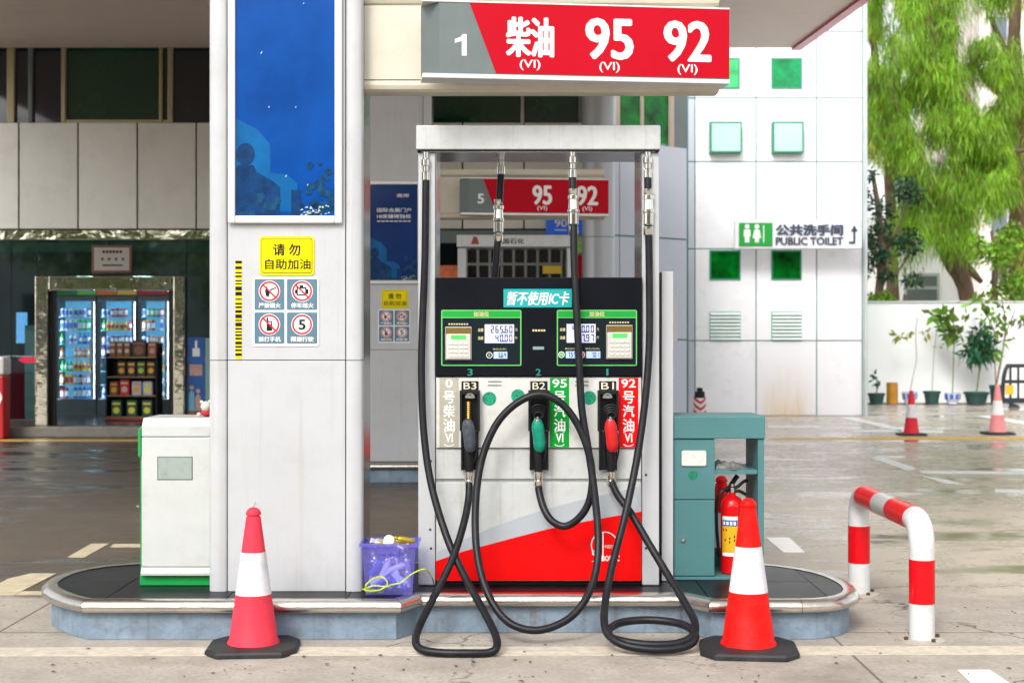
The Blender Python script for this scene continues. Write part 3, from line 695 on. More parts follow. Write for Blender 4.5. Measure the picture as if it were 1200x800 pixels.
    for a, b, nm in ((539,562.5,'B3'),(619,644,'B2'),(700,724,'B1')):
        m_ = (a+b)/2; yf = yn-.055
        bt = MB(); bt.box(X(a,yn), X(b,yn), yn-.003, yn-.001, Z(504,yn), Z(457,yn))
        wl = .012
        for xx in (X(a,yn), X(b,yn)-wl): bt.box(xx, xx+wl, yf, yn-.003, Z(504,yn), Z(457,yn))
        bt.box(X(a,yn)+wl, X(b,yn)-wl, yf, yn-.003, Z(457,yn)-.02, Z(457,yn))
        bt.box(X(a+1.5,yn), X(b-1.5,yn), yn-.02, yn-.003, Z(550,yn), Z(504.5,yn))
        for xx in (X(a+1.5,yn), X(b-1.5,yn)-.008): bt.box(xx, xx+.008, yf+.01, yn-.02, Z(550,yn), Z(504.5,yn))
        bo = bt.build('nozzle_boot', BLACK, t, bevel=.003)
        tg = MB().pbox(m_-10,m_+10,446.5,457,yn-.004,yn-.001).build('boot_tag', LETK, bo)
        tx = MB(); ptext(tx, nm, m_-7.5, m_+7.5, 447.8, 456, yn-.0045, bold=.01); tx.build('lettering', mat('cream_lettering',(.7,.66,.5),.5), bo)
        k = MB(); k.ring(X(m_,yf), Z(466,yf), .018, .025, yf-.004, yf+.004, 0, 180, seg=12); k.box(X(m_,yf)-.019, X(m_,yf)+.019, yf-.003, yf+.002, Z(466.5,yf), Z(463,yf)); k.build('latch', mat('latch_grey',(.2,.2,.19),.3), bo)
    return t
dispenser(True, 'white front fuel dispenser with dark console and red swoosh door')

# ------------------------------------------------------------------ hoses and nozzles
HR = .0192
def hose(label, pts, grip, coupling, fixed=True, nozzle=True, spout=None):
    # pts: (px, py, Y)
    w_ = [Vector((X(a,Y), Y, Z(b,Y))) for a, b, Y in pts]
    w_ = [Vector((v.x, v.y, max(v.z, HR+.002))) for v in w_]
    t = thing('fuel_hose', label, 'fuel hose', w_[0], group='black fuel hoses on the front dispenser')
    c = catmull(w_, 10)
    MB().tube(c, HR, 14).build('hose', RUBBER, t, smooth=True)
    # top swivel and inline breakaway
    v = w_[0]; zt = Z(176, 7.41)-.010
    MB().lathe([(.017,0),(.022,.004),(.022,.045),(.017,.05),(.017,.075),(.024,.08),(.024,.11),(.016,.115),(.016,max(.12, zt-v.z))], v, 16).build('swivel', CHROME, t, smooth=True)
    if coupling:
        p0, p1 = coupling; Yc = pts[0][2]
        # where the hose runs straight down
        za, zb_ = Z(p0,Yc), Z(p1,Yc); L_ = za-zb_
        fx = lambda z: next((a+(b-a)*((z-a.z)/(b.z-a.z)) for a, b in zip(c, c[1:]) if (a.z-z)*(b.z-z) <= 0 and a.z != b.z), c[3])
        m_ = fx((za+zb_)/2)
        MB().lathe([(.0225,-L_/2),(.0255,-L_/2+.004),(.0255,-L_*.32),(.019,-L_*.30),(.027,-L_*.26),(.027,-L_*.02),(.031,0),(.031,L_*.05),(.027,L_*.06),(.024,L_*.27),(.0285,L_*.28),(.0285,L_*.36),(.021,L_*.38),(.024,L_*.40),(.024,L_/2)], m_, 18).build('breakaway_coupling', CHROME, t, smooth=True)
    if nozzle:
        e = w_[-1]; Yn = e.y
        nz = MB(); nz.lathe([(.021,-.03),(.024,-.025),(.024,.0),(.020,.004),(.023,.008),(.023,.045),(.018,.05)], e, 16); nz = nz.build('nozzle', CHROME, t, smooth=True)
        # handle: tapering tube up to the grip, inside the boot
        b = MB(); b.tube([e+Vector((0,0,.05)), e+Vector((.0,.0,.10)), e+Vector((-.004,.004,.17)), e+Vector((-.006,.002,.23))], [.020,.026,.029,.022], 14); b.build('handle', BLACK, nz, smooth=True)
        b = MB(); rr = [.018,.030,.034,.031,.033,.028,.020]
        pz = [.155,.17,.20,.24,.275,.30,.318]; px_ = [.004,.006,.006,0,-.004,-.006,-.006]
        b.tube([e+Vector((a, -.022-.004*i, z)) for i, (a, z) in enumerate(zip(px_, pz))], rr, 16)
        b.build('grip_cover', grip, nz, smooth=True)
        b = MB(); b.tube(catmull([e+Vector((.026,-.02,.10)), e+Vector((.036,-.034,.15)), e+Vector((.038,-.04,.20)), e+Vector((.030,-.03,.25))], 4), .005, 8); b.build('lever_guard', BLACK, nz, smooth=True)
        if spout: 
            b = MB(); prof = []
            for i in range(9): prof += [(.010,.32+i*.011),(.0135,.325+i*.011)]
            b.lathe(prof, e+Vector((-.004,-.01,0)), 14); b.build('spout', mat('brass_spring',(.60,.38,.10),.3,metal=.9), nz, smooth=True)
        else:
            b = MB()
            for i, r_ in enumerate((.037,.032,.027,.022)):
                zz = e.z+.345-i*.008+.02; 
                b.tube([Vector((e.x+r_*math.cos(R(a)), e.y-.006-i*.012, zz+r_*.75*math.sin(R(a)))) for a in range(0,360,20)], .0055, 8, closed=True)
            b.build('splash_guard', BLACK, nz, smooth=True)
            b = MB(); b.lathe([(.018,.315),(.018,.328),(.012,.335)], e+Vector((-.006,-.03,0)), 14); b.build('collar', CHROME, nz, smooth=True)
    return t
YF = 7.38
NY = 7.375
hose('black hose at left post ending in grey diesel nozzle B3',
     [(499,212,7.415),(498,300,7.40),(495,380,7.39),(494,440,7.37),(497,510,7.33),(506,570,7.27),(524,630,7.18),(545,676,7.05),(566,714,6.88),(580,742,6.74),(582,758,6.66),(572,765,6.64),(548,767,6.63),(515,766,6.64),(493,760,6.67),(487,749,6.72),(493,730,6.84),(510,696,6.98),(530,655,7.10),(543,615,7.22),(549,585,7.32),(550,563,NY)],
     mat('grey_grip',(.06,.07,.09),.35,var=.5,vs=30), None, spout=True)
hose('black hose crossing the console and looping down to green nozzle B2',
     [(671,209,7.415),(672,255,7.39),(673,310,7.36),(676,370,7.33),(679,430,7.31),(682,480,7.29),(690,530,7.26),(697,580,7.22),(701,630,7.16),(698,670,7.08),(686,702,6.99),(664,726,6.93),(630,738,6.90),(598,730,6.92),(576,704,6.98),(562,665,7.06),(557,620,7.15),(559,570,7.22),(567,530,7.26),(583,495,7.28),(606,472,7.285),(632,462,7.285),(656,471,7.28),(675,494,7.27),(688,524,7.255),(694,556,7.25),(691,585,7.25),(680,605,7.26),(663,616,7.275),(648,611,7.29),(638,597,7.32),(632,577,7.36),(631,563,NY)],
     mat('green_grip',(.0,.24,.15),.35,var=.3,vs=30), (222,276))
hose('black hose at right post coiled on the ground, with red nozzle B1',
     [(759,209,7.415),(760,262,7.40),(761,330,7.39),(761,400,7.37),(757,460,7.34),(750,515,7.30),(742,560,7.25),(731,610,7.17),(718,660,7.05),(710,700,6.93),(708,725,6.82),(712,742,6.75),(728,754,6.69),(757,760,6.66),(788,760,6.66),(808,755,6.68),(815,745,6.72),(806,734,6.80),(785,728,6.87),(755,726,6.90),(728,729,6.87),(714,737,6.80),(716,746,6.74),(736,752,6.70),(765,755,6.68),(795,753,6.69),(812,744,6.725),(814,728,6.80),(802,705,6.90),(783,674,7.03),(760,636,7.15),(740,602,7.25),(724,580,7.32),(716,563,NY)],
     mat('red_grip',(.62,.012,.015),.35,var=.2,vs=30), (222,276))
hose('black hose hanging on the far side of the front dispenser',
     [(587,205,7.76),(585,240,7.76),(582,300,7.77),(578,345,7.80),(576,420,7.90),(575,520,7.93),(575,600,7.95)], None, (234,284), nozzle=False)

# white side post right of the dispenser
y = 7.56
p = thing('side_post', 'slim white box post standing right of the dispenser', 'post', (X(781,y), y, ZT))
MB().box(X(775.5,y), X(789,y), y, y+.12, .199, Z(318,y)).build('body', WHITE, p, bevel=.004)
MB().box(X(774,y), X(775.4,y), y+.004, y+.12, .199, Z(319,y)).build('edge_seal', BLACK, p)

# ------------------------------------------------------------------ waste bin left of pillar
y = 7.42
p = thing('paper_towel_bin', 'white cabinet bin with green body left of the pillar', 'bin', (X(206,y), y+.17, ZT))
BINW = mat('bin_white', (.53,.55,.53), .35, var=.06, dirt=.5, dcol=(.34,.30,.2), ds=4)
GRN = mat('bin_green', (.0,.30,.055), .4, var=.1)
MB().box(X(163,y), X(250.5,y), y+.02, y+.36, .199, Z(500,y)).build('body', GRN, p, bevel=.004)
MB().box(X(163.5,y), X(250,y), y+.004, y+.0195, .2, Z(673.5,y)).build('plinth', GRN, p, bevel=.002)
MB().box(X(161.8,y), X(165.2,y), y-.002, y+.018, Z(535,y), Z(502,y)).build('latch_strip', GRN, p, bevel=.002)
d = MB().box(X(166.5,y), X(248.5,y), y-.012, y+.019, Z(663.5,y), Z(512,y)).build('door', BINW, p, bevel=.005)
mb = MB(); x0, x1 = X(166.5,y), X(248.5,y); za, zb_, zc = Z(511.4,y), Z(497,y), Z(489.5,y)
mb.extrude([(x0,y-.012,za),(x0,y-.012,zb_-.01),(x0,y+.02,zc),(x0,y+.34,zc),(x0,y+.34,za)], (x1-x0,0,0)); mb.build('lid', BINW, p, bevel=.006)
mb = MB(); mb.extrude([(x0,y-.010,Z(664,y)),(x0,y-.030,Z(670,y)),(x0,y-.028,Z(673,y)),(x0,y+.003,Z(673,y)),(x0,y+.003,Z(664,y))], (x1-x0,0,0)); mb.build('bottom_lip', BINW, p, bevel=.001)
MB().box(X(185,y), X(226.5,y), y-.0135, y-.012, Z(562,y), Z(534.5,y)).build('label_frame', mat('label_rim',(.12,.14,.13),.4), d, bevel=.001)
MB().box(X(186.2,y), X(225.3,y), y-.0145, y-.0135, Z(560.8,y), Z(535.7,y)).build('label_plate', mat('faded_label',(.30,.36,.32),.4,var=.2,vs=20,dirt=.5,ds=20), d)
MB().lathe([(.004,0),(.008,.004),(.008,.014),(.003,.016)], (X(161,y), y+.01, Z(595,y)), 10).build('lock_knob', CHROME, p)
# plush toy on the bin
pt = thing('plush_toy', 'small white and red soft toy lying on the bin lid', 'toy', (X(243,7.55), 7.55, Z(489.5,y)))
zz = Z(489.5,y); xx = X(243,7.55)
def blob(mb, c, r, seg=12, sx=1, sy=1, sz=1, m=0):
    prof = [(r*math.sin(math.pi*i/8)+1e-4, -r*math.cos(math.pi*i/8)*sz) for i in range(9)]
    mb.lathe(prof, c, seg, m, sx, sy); return mb
PW = mat('plush_white', (.6,.58,.52), .95, bump=.6, bs=90, var=.2); PR = mat('plush_red', (.5,.02,.03), .95, bump=.6, bs=90)
blob(MB(), (xx, 7.55, zz+.022), .032, sx=1.1, sy=1.2, sz=.68).build('body', PR, pt, smooth=True)
b = MB(); blob(b, (xx-.004,7.53,zz+.055), .028); blob(b, (xx-.026,7.53,zz+.078), .010); blob(b, (xx+.018,7.53,zz+.080), .010); blob(b, (xx-.04,7.53,zz+.012), .012); b.build('head', PW, pt, smooth=True)

# ------------------------------------------------------------------ plastic crate with small bottles, cord
yc = 7.13
CR = bpy.data.materials.new('translucent_violet_plastic'); CR.use_nodes = True
_n = CR.node_tree; _b = _n.nodes['Principled BSDF']; _b.inputs['Base Color'].default_value = (.36,.34,.86,1); _b.inputs['Roughness'].default_value = .22
_t = _n.nodes.new('ShaderNodeBsdfTransparent'); _t.inputs[0].default_value = (.80,.79,.99,1); _m = _n.nodes.new('ShaderNodeMixShader'); _m.inputs[0].default_value = .15
_n.links.new(_t.outputs[0], _m.inputs[1]); _n.links.new(_b.outputs[0], _m.inputs[2]); _n.links.new(_m.outputs[0], _n.nodes['Material Output'].inputs[0])
zc0 = .2; zc1 = Z(637,yc)
cr = thing('plastic_crate', 'translucent violet plastic crate full of small bottles by the pillar', 'crate', (X(456,yc), yc+.1, .2))
bx0, bx1, tx0, tx1 = X(428,yc), X(483,yc), X(424,yc), X(487,yc); Dp = .20
mb = MB(); th = .004
def shell(mb, a, b, c, d, z0, z1, y0, y1, oy):
    for (p0, p1, p2, p3) in (((a,y0,z0),(b,y0,z0),(d,y0-oy,z1),(c,y0-oy,z1)), ((b,y0,z0),(b,y1,z0),(d,y1+oy,z1),(d,y0-oy,z1)), ((b,y1,z0),(a,y1,z0),(c,y1+oy,z1),(d,y1+oy,z1)), ((a,y1,z0),(a,y0,z0),(c,y0-oy,z1),(c,y1+oy,z1))):
        nrm = (Vector(p1)-Vector(p0)).cross(Vector(p3)-Vector(p0)).normalized()*-th
        mb.extrude([p0,p1,p2,p3][::-1], nrm)
shell(mb, bx0, bx1, tx0, tx1, zc0+.004, zc1, yc+.01, yc+Dp, .01); mb.box(bx0, bx1, yc+.01, yc+Dp, zc0, zc0+.004); mb.build('tub', CR, cr)
mb = MB(); x0, x1 = tx0-.012, tx1+.014; ya, yb = yc-.016, yc+Dp+.024
mb.box(x0,x1,ya,ya+.016,zc1-.016,zc1+.004); mb.box(x0,x1,yb-.016,yb,zc1-.016,zc1+.004); mb.box(x0,x0+.016,ya+.016,yb-.016,zc1-.016,zc1+.004); mb.box(x1-.016,x1,ya+.016,yb-.016,zc1-.016,zc1+.004)
mb.build('rim', CR, cr, bevel=.003)
MB().box(X(444,yc), X(468,yc), yc-.010, yc-.002, zc1-.05, zc1-.018).build('handle', CR, cr, bevel=.003)
bms = {}
for nm, cc in (('silver',(.62,.62,.66)),('gold',(.62,.46,.05)),('white',(.75,.75,.75)),('blue',(.08,.12,.5))):
    bms[nm] = MB().lathe([(.0145,-.05),(.016,-.047),(.016,.022),(.013,.032),(.008,.038),(.008,.044),(.0095,.045),(.0095,.058),(.008,.060)], (0,0,0), 14).build('additive_bottle', mat('bottle_'+nm, cc, .25, metal=.6 if nm in ('gold','silver') else 0), smooth=True)
    bms[nm]['category'] = 'bottle'; bms[nm]['group'] = 'small bottles in the violet crate'
rb = random.Random(11); used = set()
cells = [(i, j, k) for k in range(4) for i in range(4) for j in range(4)]
for n_, (i, j, k) in enumerate(cells):
    nm = rb.choice(['silver','silver','white','blue','silver']) if k < 3 else rb.choice(['gold','silver','gold'])
    th_ = rb.uniform(-80,80); hx = .062*abs(math.sin(R(th_)))+.018; hz = .062*abs(math.cos(R(th_)))+.018
    x_ = min(max(bx0+.03+i*.07+rb.uniform(-.02,.02), bx0+hx), bx1-hx); y_ = yc+.036+j*.042+rb.uniform(-.004,.004)
    z_ = min(max(.235+k*.05+rb.uniform(-.015,.015), .206+hz), zc1-.03)
    colw = ['far left','centre left','centre right','far right'][i]; rown = ['front row','second row','third row','back row'][j]
    lab = f'small {nm} bottle, {colw}, {rown}, '+['bottom layer','second layer','third layer','top layer'][k]+' in the violet crate'
    if nm not in used: o = bms[nm]; used.add(nm)
    else: o = bms[nm].copy(); COL.objects.link(o)
    o['label'] = lab
    o.location = (x_, y_, z_); o.rotation_euler = (R(rb.uniform(-8,8)), R(th_), 0)
    if k == 3: th_ = rb.choice([-1,1])*rb.uniform(68,88); o.rotation_euler = (R(rb.uniform(-5,5)), R(th_), R(rb.uniform(-25,25))); o.location.z = zc1-.012+rb.uniform(-.012,.010); o.location.x = min(max(x_, bx0+.075), bx1-.075); o.location.y = min(max(y_, yc+.05), yc+.15)
o = bms['gold'].copy(); COL.objects.link(o); o['label'] = 'gold bottle sticking out over the right rim of the crate'; o.location = (X(474,yc+.06), yc+.06, zc1+.012); o.rotation_euler = (R(75), R(15), R(-65))
for c_, l_ in ((458,'white bottle cap end facing out on top of the crate heap'),):
    mb = MB(); mb.lathe([(.026,0),(.028,.003),(.028,.035),(.024,.038)], (0,0,0), 20); o = mb.build('plastic_jar', mat('jar_white',(.78,.74,.74),.4), smooth=True)
    tag(o, l_, 'jar'); o.location = (X(c_,yc+.04), yc+.05, zc1+.006); o.rotation_euler = (R(75), 0, R(-15))
CORD = mat('lime_cord', (.50,.62,.01), .5, var=.2, vs=60, bump=.4, bs=200)
def rp(px, py, z=.203):
    v = G(px, py, z); return v
loop = [rp(424,690,.206), rp(437,691,.206), rp(452,690,.206), rp(453,684,.207), rp(440,683,.206), rp(428,686,.206), rp(430,693,.206), rp(450,693.5,.208)]
front = 7.085
up = [Vector((X(a,front),front,Z(b,front))) for a, b in ((429,688),(434,680),(441,676),(450,677),(454,684),(447,690),(436,692),(427,690),(438,686),(452,687),(458,685),(470,682),(480,674),(491,668),(499,667))]
up += [Vector((X(506,7.25),7.25,Z(676,7.25))), Vector((X(509,7.42),7.40,.206))]
up = [Vector((v.x, v.y-.0*i, max(v.z, .206+.002*(i % 3)))) for i, v in enumerate(up)]
tag(MB().tube(catmull(loop+up, 8), .0036, 7).build('fluorescent_twine', CORD, smooth=True), 'lime yellow cord looped in front of the violet crate', 'cord')

# ------------------------------------------------------------------ teal service cabinet with shelf bay
y = 7.60
c = thing('service_cabinet', 'teal metal cabinet with door and open shelf bay', 'cabinet', (X(842,y), y+.2, ZT))
D0 = y+.40
MB().box(X(788,y), X(896.5,y), y-.012, D0+.01, Z(513.5,y), Z(487.5,y)).build('top', TEAL, c, bevel=.004)
MB().box(X(789,y), X(837.5,y), y+.006, D0, .215, Z(514,y)).build('body', TEAL, c)
MB().box(X(789,y), X(837.5,y), y-.002, y+.0055, Z(584.5,y), Z(515,y)).build('upper_panel', TEAL, c, bevel=.002)
dr = MB().box(X(789.5,y), X(837,y), y-.004, y+.0055, Z(674,y), Z(586,y)).build('door', TEAL, c, bevel=.002)
MB().lathe([(.010,0),(.013,.003),(.013,.008),(.008,.014)], (0,0,0), 14).build('knob', CHROME, dr, smooth=True, local=True)
k_ = dr.children[0]; k_.rotation_euler = (R(90),0,0); k_.location = MW[dr.name].inverted() @ Vector((X(800,y), y-.003, Z(632,y)))
MB().box(X(878.5,y)+.045, X(895.5,y), y+.002, D0, .215, Z(514,y)).build('side_panel', TEAL, c, bevel=.002)
MB().box(X(837.6,y), X(895,y), D0-.0, D0+.004, .215, .30).build('back_rail', TEAL, c)
MB().box(X(837.6,y), X(878.5,y)+.044, y+.012, D0, Z(555.5,y), Z(550.5,y)).build('shelf', TEAL, c, bevel=.001)
MB().box(X(788.5,y), X(896,y), y-.004, D0, .199, .2145).build('base', TEAL, c, bevel=.002)
MB().poly_xz([(X(798.5,y),Z(544,y)),(X(800,y),Z(545.5,y)),(X(826,y),Z(545.5,y)),(X(827.5,y),Z(544,y)),(X(827.5,y),Z(529,y)),(X(826,y),Z(527.5,y)),(X(800,y),Z(527.5,y)),(X(798.5,y),Z(529,y))], y-.012, y-.003).build('white_holder', mat('white_holder',(.62,.64,.60),.4,dirt=.5,dcol=(.3,.3,.25),ds=14), c, bevel=.002)
MB().disc(X(812,y), Z(556.5,y), .025, y-.0035, y-.002).build('round_sticker', mat('green_dot',(.0,.17,.09),.5,var=.4,vs=60), c)
# cloth gloves on the shelf
gl = MB(); nx, ny = 26, 14; vs = []; gx0, gx1, gy0, gy1 = X(838.5,y), X(875,y), y+.02, y+.19; zs = Z(550.4,y)
rg = random.Random(4)
for sgn in (1, 0):
    for j in range(ny):
        for i in range(nx):
            u, v = i/(nx-1), j/(ny-1)
            edge = min(1, min(u, 1-u)*7, min(v, 1-v)*4)
            wv = .5+.25*math.sin(u*17+v*5)+.25*math.sin(u*9-v*11+2)
            vs.append((gx0+(gx1-gx0)*(u+.02*math.sin(v*9)), gy0+(gy1-gy0)*(v+.10*math.sin(u*8)), zs+.001+(.010+.040*wv*(1-.4*u))*edge*sgn))
fs = []
for s_ in (0, 1):
    for j in range(ny-1):
        for i in range(nx-1):
            a = s_*nx*ny+j*nx+i; q = (a, a+1, a+1+nx, a+nx); fs.append(q if s_ == 0 else q[::-1])
tag(gl.add(vs, fs).build('work_gloves', mat('grey_cotton',(.20,.195,.18),.9,var=.6,vs=14,bump=.7,bs=120,dirt=.8,dcol=(.05,.05,.05),ds=20), smooth=True), 'crumpled grey work gloves on the cabinet shelf', 'gloves')
# extinguisher
ex = thing('fire_extinguisher', 'red fire extinguisher with yellow label in the cabinet bay', 'fire extinguisher', (X(858,7.72), 7.72, .215))
e0 = Vector((X(858,7.72), 7.72, .215)); er = .062
MB().lathe([(.052,0),(.060,.006),(.062,.02),(.062,.36),(.058,.385),(.046,.405),(.028,.418),(.018,.424),(.018,.445)], e0, 32).build('cylinder', mat('extinguisher_red',(.60,.004,.006),.2,coat=.25,var=.04,spec=.3), ex, smooth=True)
def arc_patch(mb, c, r, a0, a1, z0, z1, m=0, n=12):
    for k in range(n):
        a, b = R(a0+(a1-a0)*k/n), R(a0+(a1-a0)*(k+1)/n)
        p = [(c.x+r*math.cos(a), c.y+r*math.sin(a), c.z+z0), (c.x+r*math.cos(b), c.y+r*math.sin(b), c.z+z0), (c.x+r*math.cos(b), c.y+r*math.sin(b), c.z+z1), (c.x+r*math.cos(a), c.y+r*math.sin(a), c.z+z1)]
        mb.add(p, [(0,1,2,3)], m)
lb = MB(); arc_patch(lb, e0, er+.0008, 205, 290, .10, .315, 0); arc_patch(lb, e0, er+.0014, 207, 288, .262, .292, 1); arc_patch(lb, e0, er+.0014, 206, 289, .296, .313, 2)
arc_patch(lb, e0, er+.0014, 206, 289, .100, .118, 2)
for i in range(4): arc_patch(lb, e0, er+.002, 214+i*18, 226+i*18, .268, .286, 2, 3)
for i, (a, z) in enumerate(((212,.235),(228,.235),(246,.19),(246,.17),(222,.18),(270,.18),(270,.20))): arc_patch(lb, e0, er+.0016, a, a+6, z, z+.012, 3, 2)
lb.build('label', [mat('label_orange',(.75,.40,.01),.4), mat('label_blue',(.01,.08,.45),.4), LETW, LETK], ex)
v0 = e0+Vector((0,0,.445))
MB().lathe([(.020,-.005),(.020,.02),(.014,.025),(.014,.04)], v0, 14).build('valve', CHROME, ex, smooth=True)
h = MB(); h.tube(catmull([v0+Vector((-.035,0,-.005)), v0+Vector((-.015,0,.02)), v0+Vector((.005,0,.05)), v0+Vector((.03,0,.085))], 5), [.012]*8+[.013]*8, 8)
h.tube(catmull([v0+Vector((-.01,0,.01)), v0+Vector((.03,0,.025)), v0+Vector((.06,0,.05)), v0+Vector((.085,0,.06))], 5), .009, 8)
h.tube(catmull([v0+Vector((.01,0,-.002)), v0+Vector((.04,0,.0)), v0+Vector((.075,0,-.02))], 5), .009, 8)
h.build('handle', BLACK, ex, smooth=True)
h = MB(); h.tube(catmull([v0+Vector((-.015,-.01,.015)), v0+Vector((-.06,-.02,.0)), v0+Vector((-.085,-.02,-.06)), v0+Vector((-.085,-.01,-.2)), v0+Vector((-.07,0,-.36))], 8), .009, 8); h.build('discharge_hose', BLACK, ex, smooth=True)

# ------------------------------------------------------------------ traffic cones
def cone(label, loc, sc=1.0, red=(.72,.02,.02), white=(.72,.72,.74), rz=0, group='red and white traffic cones', name='traffic_cone', stem=True):
    t = thing(name, label, 'traffic cone', loc, rz, group)
    RM = mat('cone_red_%d' % int(red[1]*1000), red, .5, spec=.15, var=.12, vs=5, dirt=.6, dcol=(red[0]*.35,.04,.035), ds=13, bump=.1, bs=20)
    WM = mat('cone_white_%d' % int(white[1]*1000), white, .4, var=.08, vs=6, dirt=.5, dcol=(.30,.26,.26), ds=14, bump=.35, bs=14, streak=.25)
    s = sc
    def rad(z): return (.117-(z-.035)*(.117-.034)/(.64-.035))
    def L(prof): return [(r*s, z*s) for r, z in prof]
    P8 = []
    a, b = .215, .15
    for k in range(8):
        pts8 = [(a,-b*.75),(a,b*.75),(b*1.02,a*.93),(-b*1.02,a*.93),(-a,b*.75),(-a,-b*.75),(-b*1.02,-a*.93),(b*1.02,-a*.93)]
    mb = MB(); n = 8
    lay = [(1,.0),(1,.018),(.955,.030),(.62,.036)]
    vs = [(x*k_*s, y_*k_*s, z*s) for k_, z in lay for x, y_ in pts8]
    fs = [(i*8+j, i*8+(j+1) % 8, (i+1)*8+(j+1) % 8, (i+1)*8+j) for i in range(3) for j in range(8)]+[tuple(range(8))[::-1], tuple(24+j for j in range(8))]
    mb.add(vs, fs).build('base_plate', mat('cone_base_rubber',(.014,.014,.016),.6,var=.4,vs=8,bump=.3,bs=30,dirt=.4,dcol=(.09,.08,.07)), t, local=True, bevel=.004*s)
    MB().lathe(L([(.125,.034),(.122,.045),(rad(.05),.055),(rad(.268),.268)]), (0,0,0), 32).build('lower_body', RM, t, smooth=True, local=True)
    MB().lathe(L([(rad(.2685)+.0012,.2685),(rad(.468)+.0012,.468)]), (0,0,0), 32).build('reflective_band', WM, t, smooth=True, local=True)
    MB().lathe(L([(rad(.4685),.4685),(rad(.635),.635),(.030,.638),(.029,.643),(.036,.646),(.037,.652),(.030,.668),(.018,.678),(.002,.682)]), (0,0,0), 32).build('upper_body', RM, t, smooth=True, local=True)
    if stem: MB().tube([(0,0,.68*s),(.004,0,.69*s),(.012,0,.705*s)], .0018, 6).build('wire_tip', CHROME, t, local=True)
    return t
near = cone('faded red and white cone standing in front of the left pillar', (X(297,6.80), 6.80, 0), 1.0, red=(.74,.045,.075), rz=R(4))
cone('bright red and white cone in front of the teal cabinet', (X(877,6.76), 6.76, 0), 1.07, red=(.78,.006,.004), rz=R(-6), stem=False)
cone('red cone partly hidden behind the fire extinguisher', (X(846,8.36), 8.38, 0), 1.0, red=(.70,.008,.01), stem=False)
cone('far red cone with white band left of the pale cone', (X(1068,22.1), 22.1, 0), 1.02, red=(.72,.03,.05), stem=False)
cone('faded pink cone near the plastic barrier at far right', (X(1169,22.3), 22.3, 0), 1.13, red=(.75,.27,.27), white=(.8,.76,.76), stem=False)

# striped bollard seen over the cabinet
yb = 20.5
t = thing('warning_post', 'red and white chevron warning post with black top', 'bollard', (X(820,yb), yb, 0))
MB().lathe([(.13,0),(.13,.05),(.105,.06),(.085,Z(470,yb)),(.08,Z(466,yb))], (X(820,yb), yb, 0), 20).build('post', mat('post_white',(.75,.75,.75),.4), t, smooth=True)
MB().lathe([(.075,Z(466,yb)),(.075,Z(459,yb)),(.045,Z(458,yb)),(.045,Z(455,yb)),(.03,Z(454,yb))], (X(820,yb), yb, 0), 20).build('cap', BLACK, t, smooth=True)
ch = MB()
for q0 in (470,477.5,485,492.5,500,508):
    for sgn in (-1, 1):
        for i in range(4):
            a0 = 270+sgn*i*20; a1 = 270+sgn*(i+1)*20
            zz = lambda k: Z(q0-k*1.7, yb)
            r_ = .108
            for rr_, in ((.0,),):
                def pr(a, z): 
                    rl = .088+(Z(466,yb)-z)*.03; return (X(820,yb)+rl*math.cos(R(a)), yb+rl*math.sin(R(a)), z)
                h_ = .042
                ch.add([pr(a0, zz(i)), pr(a1, zz(i+1)), pr(a1, zz(i+1)-h_), pr(a0, zz(i)-h_)], [(0,1,2,3) if sgn > 0 else (3,2,1,0)])
ch.build('chevron', mat('chevron_red',(.6,.01,.02),.4), t)

# ------------------------------------------------------------------ tubular crash barrier on the right
xr = 2.02; yn_, yf_ = 7.01, 8.28; r = .062; zc = .585
RAILW = mat('rail_white', (.64,.65,.64), .35, var=.06, dirt=.6, dcol=(.28,.24,.19), ds=9, coat=.3, streak=.3)
RAILR = mat('rail_red', (.66,.003,.008), .3, var=.08, dirt=.25, dcol=(.35,.02,.02), ds=9, coat=.12, spec=.2)
RAILG = mat('rail_silver_band', (.45,.45,.44), .3, var=.1, dirt=.3)
t = thing('crash_barrier', 'red and white hoop of thick pipe guarding the island end', 'barrier', (xr, (yn_+yf_)/2, 0))
bend = .13
def path(y0, s):      # leg then bend, s = +1 leg at near end
    pts = [Vector((xr, y0, 0)), Vector((xr, y0, zc-bend))]
    for i in range(1, 9):
        a = R(90*i/8); pts.append(Vector((xr, y0+s*bend*(1-math.cos(a)), zc-bend+bend*math.sin(a))))
    return pts
for y0, s in ((yn_,1),(yf_,-1)):
    z1, z2 = (.185,.40)
    MB().lathe([(r,.012),(r,z1)], (xr,y0,0), 28).build('leg', RAILW, t, smooth=True)
    MB().lathe([(r+.0008,z1+.0005),(r+.0008,z2)], (xr,y0,0), 28).build('red_band', RAILR, t, smooth=True)
    pts = path(y0, s); pts[0].z = z2+.0005
    MB().tube(pts, r, 28).build('bend', RAILW, t, smooth=True)
    MB().lathe([(.115,0.0),(.115,.010),(.066,.012)], (xr,y0,0), 28).build('flange', mat('flange_rusty',(.45,.42,.36),.6,dirt=.8,dcol=(.2,.1,.05),ds=14), t)
    b = MB()
    for a in (20,110,200,290): b.lathe([(.011,.010),(.011,.024),(.006,.026)], (xr+.092*math.cos(R(a)), y0+.092*math.sin(R(a)), 0), 6)
    b.build('anchor_bolt', mat('rusty_bolt',(.12,.07,.04),.6,metal=.5), t)
ya, yb2 = yn_+bend, yf_-bend
cuts = [ya, ya+(yb2-ya)*.36, ya+(yb2-ya)*.64, yb2]
for i, (m_, nm) in enumerate(((RAILR,'top_rail'),(RAILG,'top_rail'),(RAILR,'top_rail'))):
    MB().tube([(xr,cuts[i]+.0005,zc),(xr,cuts[i+1]-.0005,zc)], r+(.0008 if i != 1 else .0002), 28).build(nm, m_, t, smooth=True)

